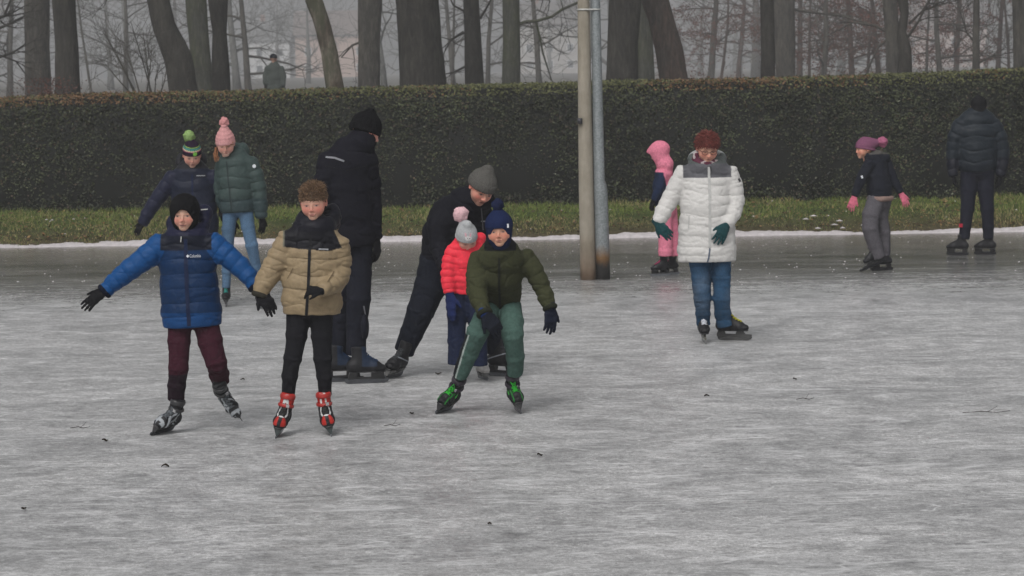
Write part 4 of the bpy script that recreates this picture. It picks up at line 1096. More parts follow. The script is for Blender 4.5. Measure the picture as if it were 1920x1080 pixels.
        p = A + d * .16 * L + lat * .13 * L * t; fd = nrm(d * math.cos(thumbang) + lat * math.sin(thumbang) - n * .2)
        e = p + fd * .24 * L; S.add(seg(p, e, .075 * L * t, .060 * L * t), .02); fd = nrm(fd + d * .45 - n * curl * .4); S.add(seg(e, e + fd * .2 * L, .060 * L * t, .045 * L * t), .006)
        if bare:
            s.body.add(seg(A - d * .35 * L, A + d * .3 * L, .08 * L), .01); v, q = S.mesh(max(.003, L * .022), 1); s.bodyparts.append((v, q, None)); return
        S.wr(creases(.0018, 22, 1)); s.body.add(seg(A - d * .1 * L, A + d * .4 * L, .08 * L), .01)
        def cf(P):
            c = np.tile(np.array(col, float), (len(P), 1))
            if cuffcol is not None: c[((P - A) @ d) < .02 * L] = cuffcol
            return c
        return s.emit(name, S, cf, kind, vox=max(.003, L * .026))

    # ---------------- skates
    def skate(s, foot, t, u, L=.24, z=0.0, knee=None, col=(.012, .012, .014), style='hockey', sole=(.01, .01, .012), lace=(.5, .5, .5), accent=(.35, .36, .38), cuffc=None, holder=(.02, .02, .022), blade=(.22, .23, .25), dy=0.0, high=1.0, kind='leather', toe=None, long=1.0, pattern=None):
        C = G(foot[0], foot[1]) if not z else W(foot[0], foot[1], s.Y + dy)
        if dy and not z: C = G(foot[0], foot[1])
        t = nrm(t); u = nrm(np.asarray(u, float) - t * np.dot(u, t)); sd = np.cross(u, t); k = L / .26
        S_ = lambda a, b, c: C + k * (a * t + b * sd + c * u)
        ank = S_(-.035, 0, .165); up = nrm(s.J(*knee) - ank) if knee is not None else u; up = nrm(up * .6 + u * .4)
        B = Solid(); sh = .085 * high
        B.add(ell(S_(-.078, 0, .118), np.array((.045, .037, .045)) * k, np.stack([t, sd, u])), 0)
        B.add(loft([(S_(-.06, 0, .112), .037*k, .036*k), (S_(.0, 0, .112), .036*k, .037*k), (S_(.065, 0, .106), .043*k, .033*k), (S_(.118, 0, .101), .037*k, .026*k)], side=sd, k=.02*k, cap=1.1), .02*k)
        B.add(seg(ank + (S_(0, 0, .13) - S_(0, 0, .165)), ank + up * sh * k, .038*k, .045*k, .045*k, .052*k, side=sd), .03*k)
        B.add(seg(S_(-.01, 0, .165), S_(.07, 0, .122), .033*k, .034*k), .025*k)
        B.cut(plane(S_(0, 0, .080), -u), .004*k); B.cut(plane(ank + up * (sh + .012) * k, up), .008*k)
        B.wr(lambda P: .0016 * np.abs(vn(P, 40, 3)))
        if style == 'rec':   # padded shell with overlay ribs
            B.wr(lambda P: .003 * k * np.sin(((P - C) @ t.astype(f32)) / k * 150 + ((P - C) @ u.astype(f32)) / k * 60))
        def cf(P):
            q = (P - C); a = q @ t / k; b = q @ sd / k; c = q @ u / k; cc = np.tile(np.array(col, float), (len(P), 1))
            if toe is not None: cc[(a > .085)] = toe
            if pattern: cc = pattern(a, b, c, cc, vn((P - C).astype(f32), 28 / k, 1))
            cc[c < .088] = sole
            return cc
        v, q = B.mesh(max(.0035, s.sc * .8), 1)
        bo = link_mesh('skate', v, q, cloth(kind), s.root, cf(v)); s.body.add(seg(ank + up * sh * k * .7, S_(.02, 0, .13), .018*k), .01)
        MP = lambda nm, c, r=.35, me=0.0: plain(nm, tuple(c), r, me, .5, .2, 40)
        # outsole
        T = Solid().add(loft([(S_(-.095, 0, .079), .034*k, .006*k), (S_(0, 0, .079), .031*k, .006*k), (S_(.07, 0, .079), .042*k, .006*k), (S_(.135, 0, .079), .030*k, .006*k)], side=sd, k=.005), 0)
        s.emit('sole', T, const(sole), 'plastic', vox=max(.003, s.sc * .7), parent=bo)
        # holder: two pedestals and a bridge
        mb = MB()
        def prism(prof, w0, w1):      # prof in (a,c); widths lower/upper by height
            n = len(prof); V_ = []
            for sgn in (-1, 1):
                for (a, c) in prof: V_.append(S_(a, sgn * (w0 + (w1 - w0) * np.clip((c - .03) / .05, 0, 1)), c))
            mb.add(V_, [tuple(range(n))[::-1], tuple(range(n, 2 * n))] + [(i, (i+1) % n, n + (i+1) % n, n + i) for i in range(n)])
        if style == 'speed':
            prism([(-.11, .030), (.17, .030), (.17, .048), (.12, .05), (.10, .076), (.05, .076), (.04, .052), (-.04, .052), (-.05, .076), (-.10, .076), (-.11, .05)][::-1], .007, .012)
        else:
            prism([(-.112, .030), (-.035, .030), (-.048, .045), (-.05, .076), (-.10, .076)][::-1], .006, .026)
            prism([(.02, .030), (.135, .030), (.128, .076), (.045, .076), (.042, .045)][::-1], .006, .028)
            prism([(-.05, .030), (.04, .030), (.04, .044), (-.05, .044)][::-1], .0065, .009)
        mb.build('holder', MP('skate_plastic', holder), bo, False)
        mb = MB(); lo_, hi_ = (-.135, .165) if style != 'speed' else (-.14, .235)
        lo_, hi_ = lo_ * long, hi_ * long
        prof = [(lo_, .018), (lo_ + .008, .006), (lo_ + .03, .0005), (0, 0), (hi_ - .035, .0005), (hi_ - .01, .010), (hi_, .026), (hi_ - .01, .034), (.0, .034), (lo_, .034)]
        n = len(prof); V_ = [S_(a, sg * .0022, c) for sg in (-1, 1) for (a, c) in prof]
        mb.add(V_, [tuple(range(n))[::-1], tuple(range(n, 2 * n))] + [(i, (i+1) % n, n + (i+1) % n, n + i) for i in range(n)])
        mb.build('blade', MP('blade_steel', blade, .25, .8), bo, False)
        # laces
        ft = nrm(t - up * t.dot(up))
        if lace is not None:
            mb = MB(); rows_ = [S_(.075, 0, .1), S_(.055, 0, .1), S_(.035, 0, .1), S_(.015, 0, .1)]
            P0 = []
            for j in range(6):
                w = .022 - .001 * j
                if j < 4: base = S_(.072 - .024 * j, 0, .10); dr = u; dr2 = nrm(u + t * .3)
                else: base = ank + up * k * (.012 + .026 * (j - 4)); dr2 = ft
                def hit(off):
                    st_ = base + sd * off * k; ts = np.linspace(.12 * k, -.02, 160); PP = (st_[None] + ts[:, None] * dr2[None]).astype(f32); dd = B.ev(PP); i = np.argmax(dd < 0); return st_ + dr2 * ts[i]
                P0.append((hit(-w) + dr2 * .002, hit(0) + dr2 * .003, hit(w) + dr2 * .002))
            for j in range(6):
                mb.tube([P0[j][0], P0[j][1], P0[j][2]], .0034 * k, 5)
                if j < 5: mb.tube([P0[j][0], (P0[j][1] + P0[j+1][1]) / 2 + ft * .003, P0[j+1][2]], .003 * k, 5); mb.tube([P0[j][2], (P0[j][1] + P0[j+1][1]) / 2 + ft * .004, P0[j+1][0]], .003 * k, 5)
            for sg in (-1, 1): mb.tube([P0[4][1], P0[4][1] + sd * sg * .022 * k + ft * .008, P0[4][1] + sd * sg * .016 * k - up * .03 * k + ft * .006], .003 * k, 5)
            mb.build('lace', plain('lace_cord', tuple(lace), .7), bo)
        if style == 'rec':
            for (h_, w_, cc, tz, nm) in ((.028, 1.10, cuffc or accent, .012, 'strap'), (.085 * high - .008, 1.05, cuffc or col, .017, 'cuff')):
                R = Solid().add(ring(ank + up * h_ * k, up, .043 * k * w_, .050 * k * w_, .0055 * k, side=sd, tz=tz * k), 0)
                s.emit(nm, R, const(cc), 'plastic', vox=max(.003, s.sc * .7), parent=bo)
            R = Solid().add(ring(S_(.01, 0, .14), nrm(t * .75 + u * .65), .040*k, .052*k, .0055*k, side=sd, tz=.011*k), 0); R.cut(plane(S_(0, 0, .1), -u), .004)
            s.emit('strap', R, const(accent), 'plastic', vox=max(.003, s.sc * .7), parent=bo)
            mb = MB(); mb.box(ank + up * .03 * k + ft * .052 * k + sd * .018 * k, (.022 * k, .014 * k, .018 * k), (sd, ft, up)); mb.build('buckle', MP('buckle_plastic', (.3, .3, .31)), bo, False)
        if s.body is not None: pass
        return bo, ank, up

    def collar(s, c, nvec, Rx, Ry, tube, tz, side=(1, 0, 0)):
        """upright ring round the neck, sizes in px"""
        return ring(s.J(*c), nvec, Rx * s.sc, Ry * s.sc, tube * s.sc, side=side, tz=tz * s.sc)
def pc(r, g, b, f=.62): return tuple(min(.8, x / f) for x in srgb(r, g, b))
def pick(P, base, *rules):
    c = np.tile(np.array(base, float), (len(P), 1))
    for m, k in rules: c[m] = k
    return c
BLK = (.0075, .0075, .009); NAVY = (.009, .012, .026)
def silver_pat(a, b, c, cc, n):
    m = (np.abs(np.sin(a * 62 + c * 50 + n * 2.2)) > .80) & (np.abs(b) > .012) & (a > -.03) & (c < .19); cc[m] = (.30, .32, .34)
    m = (np.abs(a - .118) < .009); cc[m] = (.30, .32, .34); return cc

def boy_blue():
    s = Person((303, 812), 'boy in bright blue puffer jacket and black cap with arms spread, leftmost skater', 'people skating on the ice')
    s.cx = 355; q = (26 * s.sc, .0065)
    arms = [[(304, 458, 0, 28), (275, 482, -.02, 25), (243, 506, -.03, 23), (215, 528, -.04, 20), (199, 543, -.05, 17)],
            [(396, 456, 0, 28), (424, 478, -.02, 25), (450, 500, -.03, 22), (468, 520, -.05, 19), (477, 533, -.06, 17)]]
    torso = [(349, 436, 0, 34, 26), (350, 452, 0, 48, 34), (352, 492, 0, 55, 38), (355, 540, 0, 57, 40), (359, 585, 0, 59, 40), (361, 612, 0, 57, 38)]
    zy, x0, x1 = s.zz(468), s.xx(302), s.xx(398)
    dk, sl, bd = (.005, .007, .016), (.003, .052, .175), (.003, .021, .068); hz_ = s.zz(584)
    ex = [s.collar((350, 440, 0), (0, -.1, 1), 30, 25, 9, 11), s.collar((353, 420, .05), (.05, -.75, 1), 33, 27, 9, 13), ell(s.J(383, 402, .10), (17 * s.sc, 20 * s.sc, 20 * s.sc))]
    def col(P, arm):
        hood = (P[:, 2] > s.zz(440)) & (P[:, 0] > s.xx(313)) & (P[:, 0] < s.xx(399))
        return pick(P, bd, (P[:, 2] < hz_, (.004, .042, .14)), (arm, sl), ((P[:, 2] > zy) & (P[:, 0] > x0) & (P[:, 0] < x1), dk), (hood, (.009, .010, .030)))
    j = s.jacket(torso, arms, col, q, (21 * s.sc, .006), extra=ex)
    s.ribbon(s.front['jacket'], [(352, 446), (354, 520), (359, 608)], .022, 'zip', plain('zip_navy', (.006, .012, .04), .6), j, off=.001)
    s.ribbon(s.front['jacket'], [(344, 441), (343, 452)], .006, 'zip_pull', plain('pale_metal', (.5, .5, .48), .4, .5), j)
    s.text(s.front['jacket'], 'Columbia', 370, 477.5, 6, plain('white_print', (.6, .62, .65), .6), j, wpx=20)
    mb = MB(); c = s.J(356.5, 477.5); y = s.surf(s.front['jacket'], c[0], c[2]) - .007; r = .010
    mb.add([c * [1, 0, 1] + [a * r, y, b * r] for a, b in ((-1, 0), (0, -1), (1, 0), (0, 1))], [(0, 1, 2, 3)]); mb.build('emblem', plain('white_print', (.6, .62, .65), .6), j, False)
    s.ribbon(s.front['jacket'], [(375, 394), (388, 393)], .006, 'hood_strap', plain('pale_metal', (.5, .5, .48), .4, .5), j)
    for A in arms: s.cuff(A, dk)
    s.trousers([[(338, 600, 0, 26, 24), (336, 640, -.01, 23, 22), (335, 690, -.03, 21, 20), (331, 722, 0, 19, 18), (330, 750, .02, 18, 17)],
                [(384, 600, 0, 28, 24), (394, 640, -.02, 26, 22), (406, 682, -.04, 22, 20), (411, 702, .08, 21, 18), (414, 718, .12, 19, 18)]],
               [(352, 590, 0, 26, 22), (372, 590, 0, 26, 22)], lambda P: pick(P, pc(42, 17, 26), ((P[:, 2] < s.zz(700)) & (P[:, 0] < s.xx(366)), pc(24, 15, 21))), 'matte', .007)
    s.head(346, 400, -.04, 66, yaw=-3, pitch=8, skin=(.56, .335, .25), blush=.75, lip=(.40, .14, .12), mouth=.8, eyes=.9, fat=1.1)
    s.hood_cap((.0075, .0075, .0085), 'knit', 'hat', openr=(.25, .35), openc=(.01, .42, -.17), size=1.05, low=-.42)
    s.hand((197, 545, -.06), (152, 579, -.10), n=(-.3, -.9, .5), thumb=1, curl=.14, col=BLK, spread=.12)
    s.hand((480, 540, -.05), (500, 574, -.04), n=(.4, -.9, .2), thumb=-1, curl=.5, col=BLK)
    s.skate((303, 812), (-.42, -.9, 0), (.55, -.12, .82), L=.235, knee=(333, 700, 0), style='rec', accent=(.16, .17, .18), pattern=silver_pat, lace=(.09, .1, .11), toe=(.02, .02, .022), cuffc=(.03, .03, .032))
    s.skate((433, 757), (.52, -.40, -.70), (-.25, -.78, .50), L=.235, z=1, dy=.22, knee=(409, 690, 0), style='rec', accent=(.16, .17, .18), pattern=silver_pat, lace=(.09, .1, .11), toe=(.02, .02, .022), cuffc=(.03, .03, .032))
    s.finish()

def boy_tan():
    s = Person((570, 813), 'bareheaded boy in tan puffer jacket with black shoulders holding hands with the blue boy', 'people skating on the ice')
    s.cx = 585; q = (30 * s.sc, .007); tan = (.25, .19, .115)
    arms = [[(543, 448, 0, 27), (524, 482, -.01, 26), (508, 508, -.02, 24), (496, 530, -.03, 22), (489, 549, -.04, 18)],
            [(633, 456, 0, 26), (639, 492, .02, 24), (636, 520, 0, 22.5), (622, 534, -.10, 20), (604, 543, -.19, 16)]]
    torso = [(588, 424, 0, 36, 26), (588, 444, 0, 52, 34), (587, 480, 0, 56, 38), (586, 530, 0, 58, 40), (585, 566, 0, 59, 40), (585, 589, 0, 56, 38)]
    ex = [s.collar((590, 424, 0), (.05, -.1, 1), 29, 24, 11, 14), s.collar((592, 412, .02), (.08, -.25, 1), 29, 24, 8, 13), s.collar((603, 408, .08), (.15, -.5, 1), 26, 22, 11, 16), ell(s.J(624, 402, .10), (15 * s.sc, 22 * s.sc, 22 * s.sc)), ell(s.J(606, 420, .12), (32 * s.sc, 22 * s.sc, 24 * s.sc))]
    cxw = s.xx(590)
    def col(P, arm):
        zl = np.interp(P[:, 0], [s.xx(530), s.xx(560), s.xx(620), s.xx(650)], [s.zz(460), s.zz(464), s.zz(469), s.zz(462)])
        yoke = (P[:, 2] > zl) & (P[:, 0] > s.xx(533)) & (P[:, 0] < s.xx(640) + (P[:, 2] - s.zz(462)) * -.45 + .0)
        edge = (P[:, 0] > s.xx(531)) & (P[:, 0] < s.xx(534)) & (P[:, 2] > zl)
        neck = (P[:, 2] > s.zz(432)) & (P[:, 0] > s.xx(552)) & (P[:, 0] < s.xx(645))
        return pick(P, tan, (yoke, (.007, .007, .010)), (edge, (.12, .12, .09)), (neck, (.007, .007, .012)))
    j = s.jacket(torso, arms, col, q, (24 * s.sc, .007), extra=ex, crease=.006)
    F = s.front['jacket']
    s.ribbon(F, [(585, 442), (583, 470), (581, 530), (577, 588)], .017, 'zip', plain('zip_black', (.008, .008, .010), .6), j, off=.002)
    s.ribbon(F, [(600, 464.5), (618, 465.5)], .008, 'logo', plain('pale_tag', (.28, .29, .31), .6), j)
    for a, b in (((541, 520), (552, 500)), ((628, 506), (618, 524))):
        s.ribbon(F, [a, b], .006, 'pocket', plain('pocket_seam', (.15, .11, .065), .8), j, off=.001)
    s.cuff(arms[0], (.03, .028, .022))
    s.trousers([[(561, 580, 0, 27, 25), (556, 630, -.01, 22, 22), (549, 672, -.02, 18.5, 18), (543, 705, 0, 16, 17), (540, 742, .02, 13.5, 15)],
                [(602, 580, 0, 27, 25), (603, 630, -.01, 21.5, 22), (605, 672, -.02, 19, 18), (608, 705, 0, 16, 17), (610, 742, .02, 14, 15)]],
               [(570, 575, 0, 28, 24), (602, 575, 0, 28, 24)], (.0095, .0095, .012), 'matte', .004)
    s.head(588, 380, -.03, 66, yaw=-6, pitch=10, roll=2, skin=(.55, .315, .235), blush=.85, brow=(.16, .09, .055), eyes=.8, fat=1.08)
    s.hair((.13, .080, .047), n=2300, ln=.085, cap=.12, tilt=.28, curl=.7, seed=3, lift=.03, thick=.015, spread=.35, topw=1.7, up=.5)
    s.hair((.10, .06, .036), n=140, ln=.13, cap=.20, tilt=.2, curl=.3, tang=.6, seed=5, name='fringe', region=lambda l: l[1] > .18 and l[2] < .38, spread=.5)
    s.hand((489, 549, -.03), (508, 576, -.10), n=(.3, -.9, .1), thumb=1, curl=.5, col=BLK, L=.175, thick=1.15)
    s.hand((603, 545, -.20), (583, 544, -.22), n=(-.1, -.75, .6), thumb=-1, curl=1.15, col=BLK, L=.145, cufflen=.02)
    red = (.33, .02, .015)
    def pat(a, b, c, cc, n):
        cc[(a > .09) & (np.abs(b) > .012) & (c > .095)] = red; m = (c > .205); cc[m] = red
        m = (np.abs(np.hypot(b / .030, (a - .045) / .05) - 1) < .13) & (c > .10); cc[m] = (.5, .5, .5); return cc
    for ft, t, u, kn in (((524, 816), (-.10, -.99, -.10), (.22, -.08, .97), (551, 690, 0)), ((620, 813), (.12, -.99, -.10), (-.20, -.08, .97), (609, 690, 0))):
        s.skate(ft, t, u, L=.245, knee=kn, style='rec', accent=(.012, .014, .018), pattern=pat, lace=(.03, .03, .03), cuffc=red, holder=(.03, .04, .04), high=1.1)
    s.finish()

def girl_navy():
    s = Person((362, 577), 'child in long navy coat and striped bobble hat behind the boy in blue', 'people skating on the ice')
    s.cx = 360; nv = (.008, .011, .024); q = (22 * s.sc, .006)
    arms = [[(325, 330, 0, 17), (306, 358, 0, 17), (290, 380, 0, 15.5), (276, 402, 0, 14), (268, 418, 0, 12)],
            [(397, 328, 0, 17), (413, 352, 0, 17), (424, 374, 0, 15.5), (431, 395, 0, 15), (437, 411, 0, 13)]]
    torso = [(360, 312, 0, 24, 18), (360, 325, 0, 36, 24), (361, 350, 0, 42, 28), (364, 390, 0, 44, 30), (366, 420, 0, 46, 32), (367, 442, 0, 44, 30)]
    ex = [s.collar((360, 319, 0), (0, -.2, 1), 21, 18, 7, 8), s.collar((359, 302, .08), (0, -1.3, .9), 23, 20, 7, 8)]
    j = s.jacket(torso, arms, lambda P, a: pick(P, nv, (a, (.009, .011, .028)), (P[:, 2] > s.zz(316), (.011, .011, .014))), q, (19 * s.sc, .006), extra=ex)
    s.ribbon(s.front['jacket'], [(371, 328.5), (387, 328.5)], .009, 'logo', plain('pale_tag', (.28, .29, .31), .6), j)
    s.ribbon(s.front['jacket'], [(363, 326), (365, 380), (367, 438)], .016, 'zip', plain('zip_navy', (.006, .012, .04), .6), j, off=.001)
    s.trousers([[(352, 430, 0, 20), (350, 490, 0, 16), (350, 545, 0, 12)], [(378, 430, 0, 20), (378, 490, 0, 16), (378, 545, 0, 12)]], None, (.012, .012, .016))
    s.head(360, 291, -.07, 45, yaw=10, pitch=22, skin=(.50, .30, .23), blush=.6, mouth=.5, fat=1.1)
    def hc(x, y, z):
        c = np.tile(np.array([.018, .010, .022]), (len(x), 1))
        for z0, z1, k in ((.27, .30, (.35, .08, .14)), (.305, .34, (.50, .48, .30)), (.36, .385, (.06, .30, .26)), (.40, .42, (.06, .30, .26)), (.44, .46, (.25, .40, .08))): c[(z > z0) & (z < z1)] = k
        m = ((x - .10) ** 2 + (z - .21) ** 2 < .09 ** 2) & (y > 0); c[m] = (.16, .42, .06); return c
    s.beanie(hc, brim=.10, tilt=.15, tall=.16, pom=(355, 256, 11), pomcol=(.20, .30, .11), cuff=False)
    s.hand((268, 417, 0), (253, 440, 0), n=(-.3, -.9, .3), thumb=1, curl=.2, col=BLK, L=.15)
    s.hand((437, 412, 0), (437, 442, -.03), n=(.3, -.9, .1), thumb=-1, curl=.35, col=BLK, L=.155)
    for x, kn in ((350, (350, 490, 0)), (378, (378, 490, 0))):
        s.skate((x, 577), (.05, -1, 0), (0, -.05, 1), L=.22, knee=kn)
    s.finish()

def girl_green():
    s = Person((455, 577), 'girl in grey green puffer jacket, jeans and pink knitted bobble hat', 'people skating on the ice')
    s.cx = 440; gr = (.036, .056, .053); q = (21 * s.sc, .009)
    arms = [[(418, 305, .05, 16), (412, 345, .05, 15), (416, 385, .04, 12)],
            [(468, 302, 0, 17), (479, 328, 0, 17.5), (485, 352, 0, 16.5), (488, 378, 0, 15.5), (490, 404, 0, 14)]]
    torso = [(438, 292, 0, 26, 18), (441, 306, 0, 34, 24), (441, 335, 0, 34, 27), (443, 365, 0, 33, 27), (445, 398, 0, 34, 26)]
    ex = [s.collar((437, 300, 0), (.1, -.3, 1), 19, 17, 6, 7), s.collar((444, 287, .09), (.35, -1.0, 1), 16, 15, 8, 10), ell(s.J(455, 281, .10), (12 * s.sc, 14 * s.sc, 14 * s.sc))]
    j = s.jacket(torso, arms, lambda P, a: pick(P, gr, (P[:, 2] < s.zz(372), (.028, .045, .048))), q, (20 * s.sc, .010), extra=ex)
    s.ribbon(s.front['jacket'], [(427, 302), (431, 340), (437, 396)], .014, 'zip', plain('zip_dark', (.018, .028, .028), .6), j, off=.001)
    c = s.J(478, 311); y = s.surf(s.front['jacket'], c[0], c[2]); mb = MB(); rr = .017
    mb.tube([(c[0], y - .006, c[2]), (c[0], y + .004, c[2])], rr, 14); mb.build('badge', plain('white_print', (.6, .62, .65), .6), j, False)
    den = lambda P: np.clip(np.array(pc(56, 76, 96)) * (1 + .35 * vn(P.astype(f32), 7, 1))[:, None], 0, 1)
    s.trousers([[(432, 392, 0, 16), (428, 430, 0, 13.5), (427, 470, 0, 12.5), (425, 510, 0, 10), (424, 540, 0, 9)],
                [(460, 392, 0, 16), (465, 425, -.03, 14), (472, 460, -.06, 13), (480, 500, 0, 10.5), (486, 543, .02, 9)]],
               [(438, 390, 0, 17, 16), (455, 390, 0, 17, 16)], den, 'denim', .005)
    s.head(423, 270, -.08, 45, yaw=4, pitch=18, roll=4, skin=(.56, .34, .27), blush=.6, brow=(.25, .13, .08), eyes=.6, fat=1.08)
    s.hair((.26, .115, .055), n=120, ln=.25, cap=.0, tilt=-.5, curl=.15, seed=6, name='hair', region=lambda l: l[2] < .1, fat=1.02)
    mb = MB(); R = random.Random(4); rt = s.root
    for k in range(40):
        a = s.J(406 + R.uniform(-3, 3), 276, -.02 + R.uniform(-.03, .05)); mb.tube([a, s.J(404 + R.uniform(-4, 4), 288, -.03 + R.uniform(-.02, .03)), s.J(407 + R.uniform(-5, 5), 298 + R.uniform(-3, 6), -.04)], [.004, .004, .0015], 4, np.array([.26, .115, .055]) * R.uniform(.6, 1.4), cap=False)
    mb.build('hair_strand', cloth('hair'), rt, True, True)
    s.beanie((.50, .25, .25), brim=.10, tilt=.22, tall=.16, top=(0, -.06, .72, .10), bumps=9, cuffh=.10, cuffcol=(.52, .27, .27), pom=(420, 229, 9.5), pomcol=(.50, .23, .23))
    s.hand((491, 408, 0), (493, 441, 0), n=(.6, -.7, 0), thumb=-1, curl=.3, col=BLK, L=.165)
    s.hand((416, 388, .04), (418, 412, .03), n=(-.5, -.7, 0), thumb=1, curl=.3, col=BLK, L=.16)
    s.skate((425, 574), (.05, -1, .0), (0, -.05, 1), L=.235, knee=(427, 480, 0), lace=(.03, .25, .22), high=1.1)
    s.skate((488, 577), (.05, -1, .0), (0, -.05, 1), L=.235, knee=(480, 500, 0), lace=(.03, .25, .22), high=1.1)
    s.finish()

def man_black():
    s = Person((680, 718), 'tall man in black seen from behind, hatted head bowed to the right', 'people skating on the ice')
    s.cx = 652; bk = (.0085, .0085, .013)
    side = (.93, .37, 0)
    arms = [[(618, 300, -.05, 25, 25), (606, 340, -.10, 21), (606, 380, -.14, 19), (618, 420, -.12, 16)],
            [(687, 300, .05, 25, 25), (695, 345, .07, 22), (699, 388, .07, 20), (701, 425, .05, 18), (703, 443, .04, 16.5)]]
    torso = [(672, 268, .03, 24, 24), (664, 285, .02, 42, 30), (655, 308, 0, 55, 38), (652, 350, 0, 54, 40), (654, 400, 0, 52, 40), (658, 440, 0, 50, 40), (660, 462, 0, 49, 38)]
    ex = [s.collar((675, 270, .03), (.3, .1, 1), 21, 22, 9, 14), s.collar((680, 258, .04), (.4, .3, 1), 20, 20, 7, 12)]
    j = s.jacket(torso, arms, lambda P, a: pick(P, bk), None, None, 'matte', side=side, extra=ex, crease=.011, cfr=5.5)
    s.ribbon(s.front['jacket'], [(613, 293), (630, 294.5), (648, 301)], .013, 'reflective_strip', plain('reflective', (.20, .20, .22), .5), j)
    s.ribbon(s.front['jacket'], [(612, 310), (655, 318), (690, 310)], .006, 'seam', plain('zip_black', (.005, .005, .006), .6), j, off=-.001)
    s.trousers([[(676, 450, .02, 27, 30), (674, 510, .02, 26, 26), (672, 560, 0, 25, 24), (669, 610, .02, 22, 22), (667, 666, .03, 21, 22)],
                [(642, 450, .10, 27, 30), (640, 510, .12, 25, 26), (640, 560, .12, 23, 24), (638, 610, .15, 20, 22), (637, 668, .18, 19, 22)]],
               [(650, 445, .06, 30, 30), (672, 445, .03, 30, 30)], (.0105, .0115, .018), 'matte', .011, cfr=6)
    s.ribbon(s.front['trousers'], [(683, 572), (686, 590), (688, 604)], .008, 'reflective_strip', plain('reflective', (.20, .20, .22), .5))
    mb = Solid().add(ell(s.J(684, 612, -.02), np.array((8, 20, 26)) * s.sc), 0); s.emit('pocket', mb, const((.010, .011, .017)), 'matte')
    s.head(687, 246, .05, 62, yaw=122, kid=False, pitch=24, skin=(.60, .36, .28), blush=.8)
    s.beanie((.0065, .0065, .0075), brim=.02, tilt=.12, tall=.10, cuffh=.12, ribs=34, cuffcol=(.0065, .0065, .0075), fat=1.04, top=(0, -.08, .56, .16))
    s.hand((703, 446, .04), (708, 472, .02), n=(.9, -.3, 0), thumb=-1, curl=.5, col=BLK, L=.19, thick=1.25)
    s.hand((618, 424, -.12), (622, 455, -.12), n=(-.9, .3, 0), thumb=1, curl=.5, col=BLK, L=.19)
    blue = (.015, .035, .08)
    def pat(a, b, c, cc, n): cc[(a > -.02) & (c > .118) & (a < .08)] = (.012, .022, .045); return cc
    for ft, dy, kn, wh in (((684, 719), 0, (670, 600, .02), None), ((638, 716), .14, (640, 600, .15), 1)):
        s.skate(ft, (.985, .17, 0), (0, 0, 1), L=.275, dy=dy, knee=kn, pattern=pat, lace=blue, blade=(.10, .105, .115), long=1.0, holder=(.018, .018, .02), high=.8, sole=(.012, .012, .014))
    s.finish()

def man_bending():
    s = Person((735, 708), 'man in black with grey beanie bending over the small girl in coral jacket', 'people skating on the ice')
    s.cx = 850; bk = (.008, .0082, .012)
    arms = [[(838, 396, -.05, 26), (822, 425, -.12, 25), (824, 462, -.14, 22), (832, 494, -.34, 16), (844, 505, -.45, 12)],
            [(900, 398, .04, 26), (918, 430, -.02, 22), (925, 470, -.10, 19), (915, 500, -.16, 15)]]
    torso = [(893, 368, -.12, 25, 24), (878, 382, -.08, 40, 34), (858, 410, 0, 55, 44), (842, 445, .04, 54, 46), (832, 480, .07, 45, 42), (826, 508, .08, 42, 40)]
    ex = [s.collar((896, 372, -.12), (.35, -.45, 1), 22, 20, 10, 14)]
    j = s.jacket(torso, arms, lambda P, a: pick(P, bk), None, None, 'matte', extra=ex, crease=.010, cfr=6, hem=(-.35, 0, -1))
    s.ribbon(s.front['jacket'], [(903, 388), (906, 430)], .008, 'zip', plain('zip_steel', (.12, .12, .13), .4, .5), j)
    s.ribbon(s.front['jacket'], [(902, 413.5), (911, 414)], .009, 'logo', plain('pale_tag', (.28, .29, .31), .6), j)
    s.ribbon(s.front['jacket'], [(806, 493), (806, 499)], .012, 'drawcord', plain('pale_metal', (.5, .5, .48), .4, .5), j)
    s.trousers([[(822, 490, .07, 40, 38), (806, 540, .04, 34, 32), (788, 585, .02, 29, 28), (771, 625, .05, 24, 25), (757, 660, .08, 22, 23)],
                [(848, 500, .04, 34, 34), (880, 550, -.10, 30, 30), (908, 590, -.14, 27, 27), (921, 625, -.04, 22, 24), (930, 658, .02, 20, 22)]],
               [(826, 490, .07, 42, 38), (842, 495, .05, 40, 36)], (.010, .012, .019), 'matte', .010, cfr=6)
    s.ribbon(s.front['trousers'], [(740, 668), (752, 672)], .02, 'label', plain('reflective', (.20, .20, .22), .5))
    s.head(903, 352, -.22, 62, yaw=22, kid=False, pitch=36, roll=-14, skin=(.58, .32, .24), blush=.8, lip=(.34, .12, .1), mouth=.4, beard=(.20, .11, .08))
    s.beanie((.085, .082, .076), brim=.13, tilt=.20, tall=.05, cuffh=.13, ribs=40, cuffcol=(.085, .082, .076), fat=1.05, top=(0, -.14, .52, .2))
    s.hand((848, 504, -.47), (866, 532, -.49), n=(-.3, -.95, .1), thumb=1, curl=.35, L=.17, bare=True, cufflen=0, thumbang=.5)
    s.hand((915, 502, -.16), (905, 520, -.22), n=(.3, -.9, .1), thumb=-1, curl=.5, L=.17, bare=True, cufflen=0)
    def pat(a, b, c, cc, n): cc[(np.abs(c - .15 - .3 * a) < .004)] = (.25, .27, .3); return cc
    s.skate((737, 708), (-.40, -.90, 0), (.42, .12, .9), L=.27, knee=(775, 615, .05), pattern=pat, lace=(.05, .055, .06), holder=(.16, .16, .16))
    s.skate((942, 706), (.80, -.60, 0), (0, 0, 1), L=.27, dy=.02, knee=(921, 625, -.04), pattern=pat, lace=(.05, .055, .06))
    s.finish()

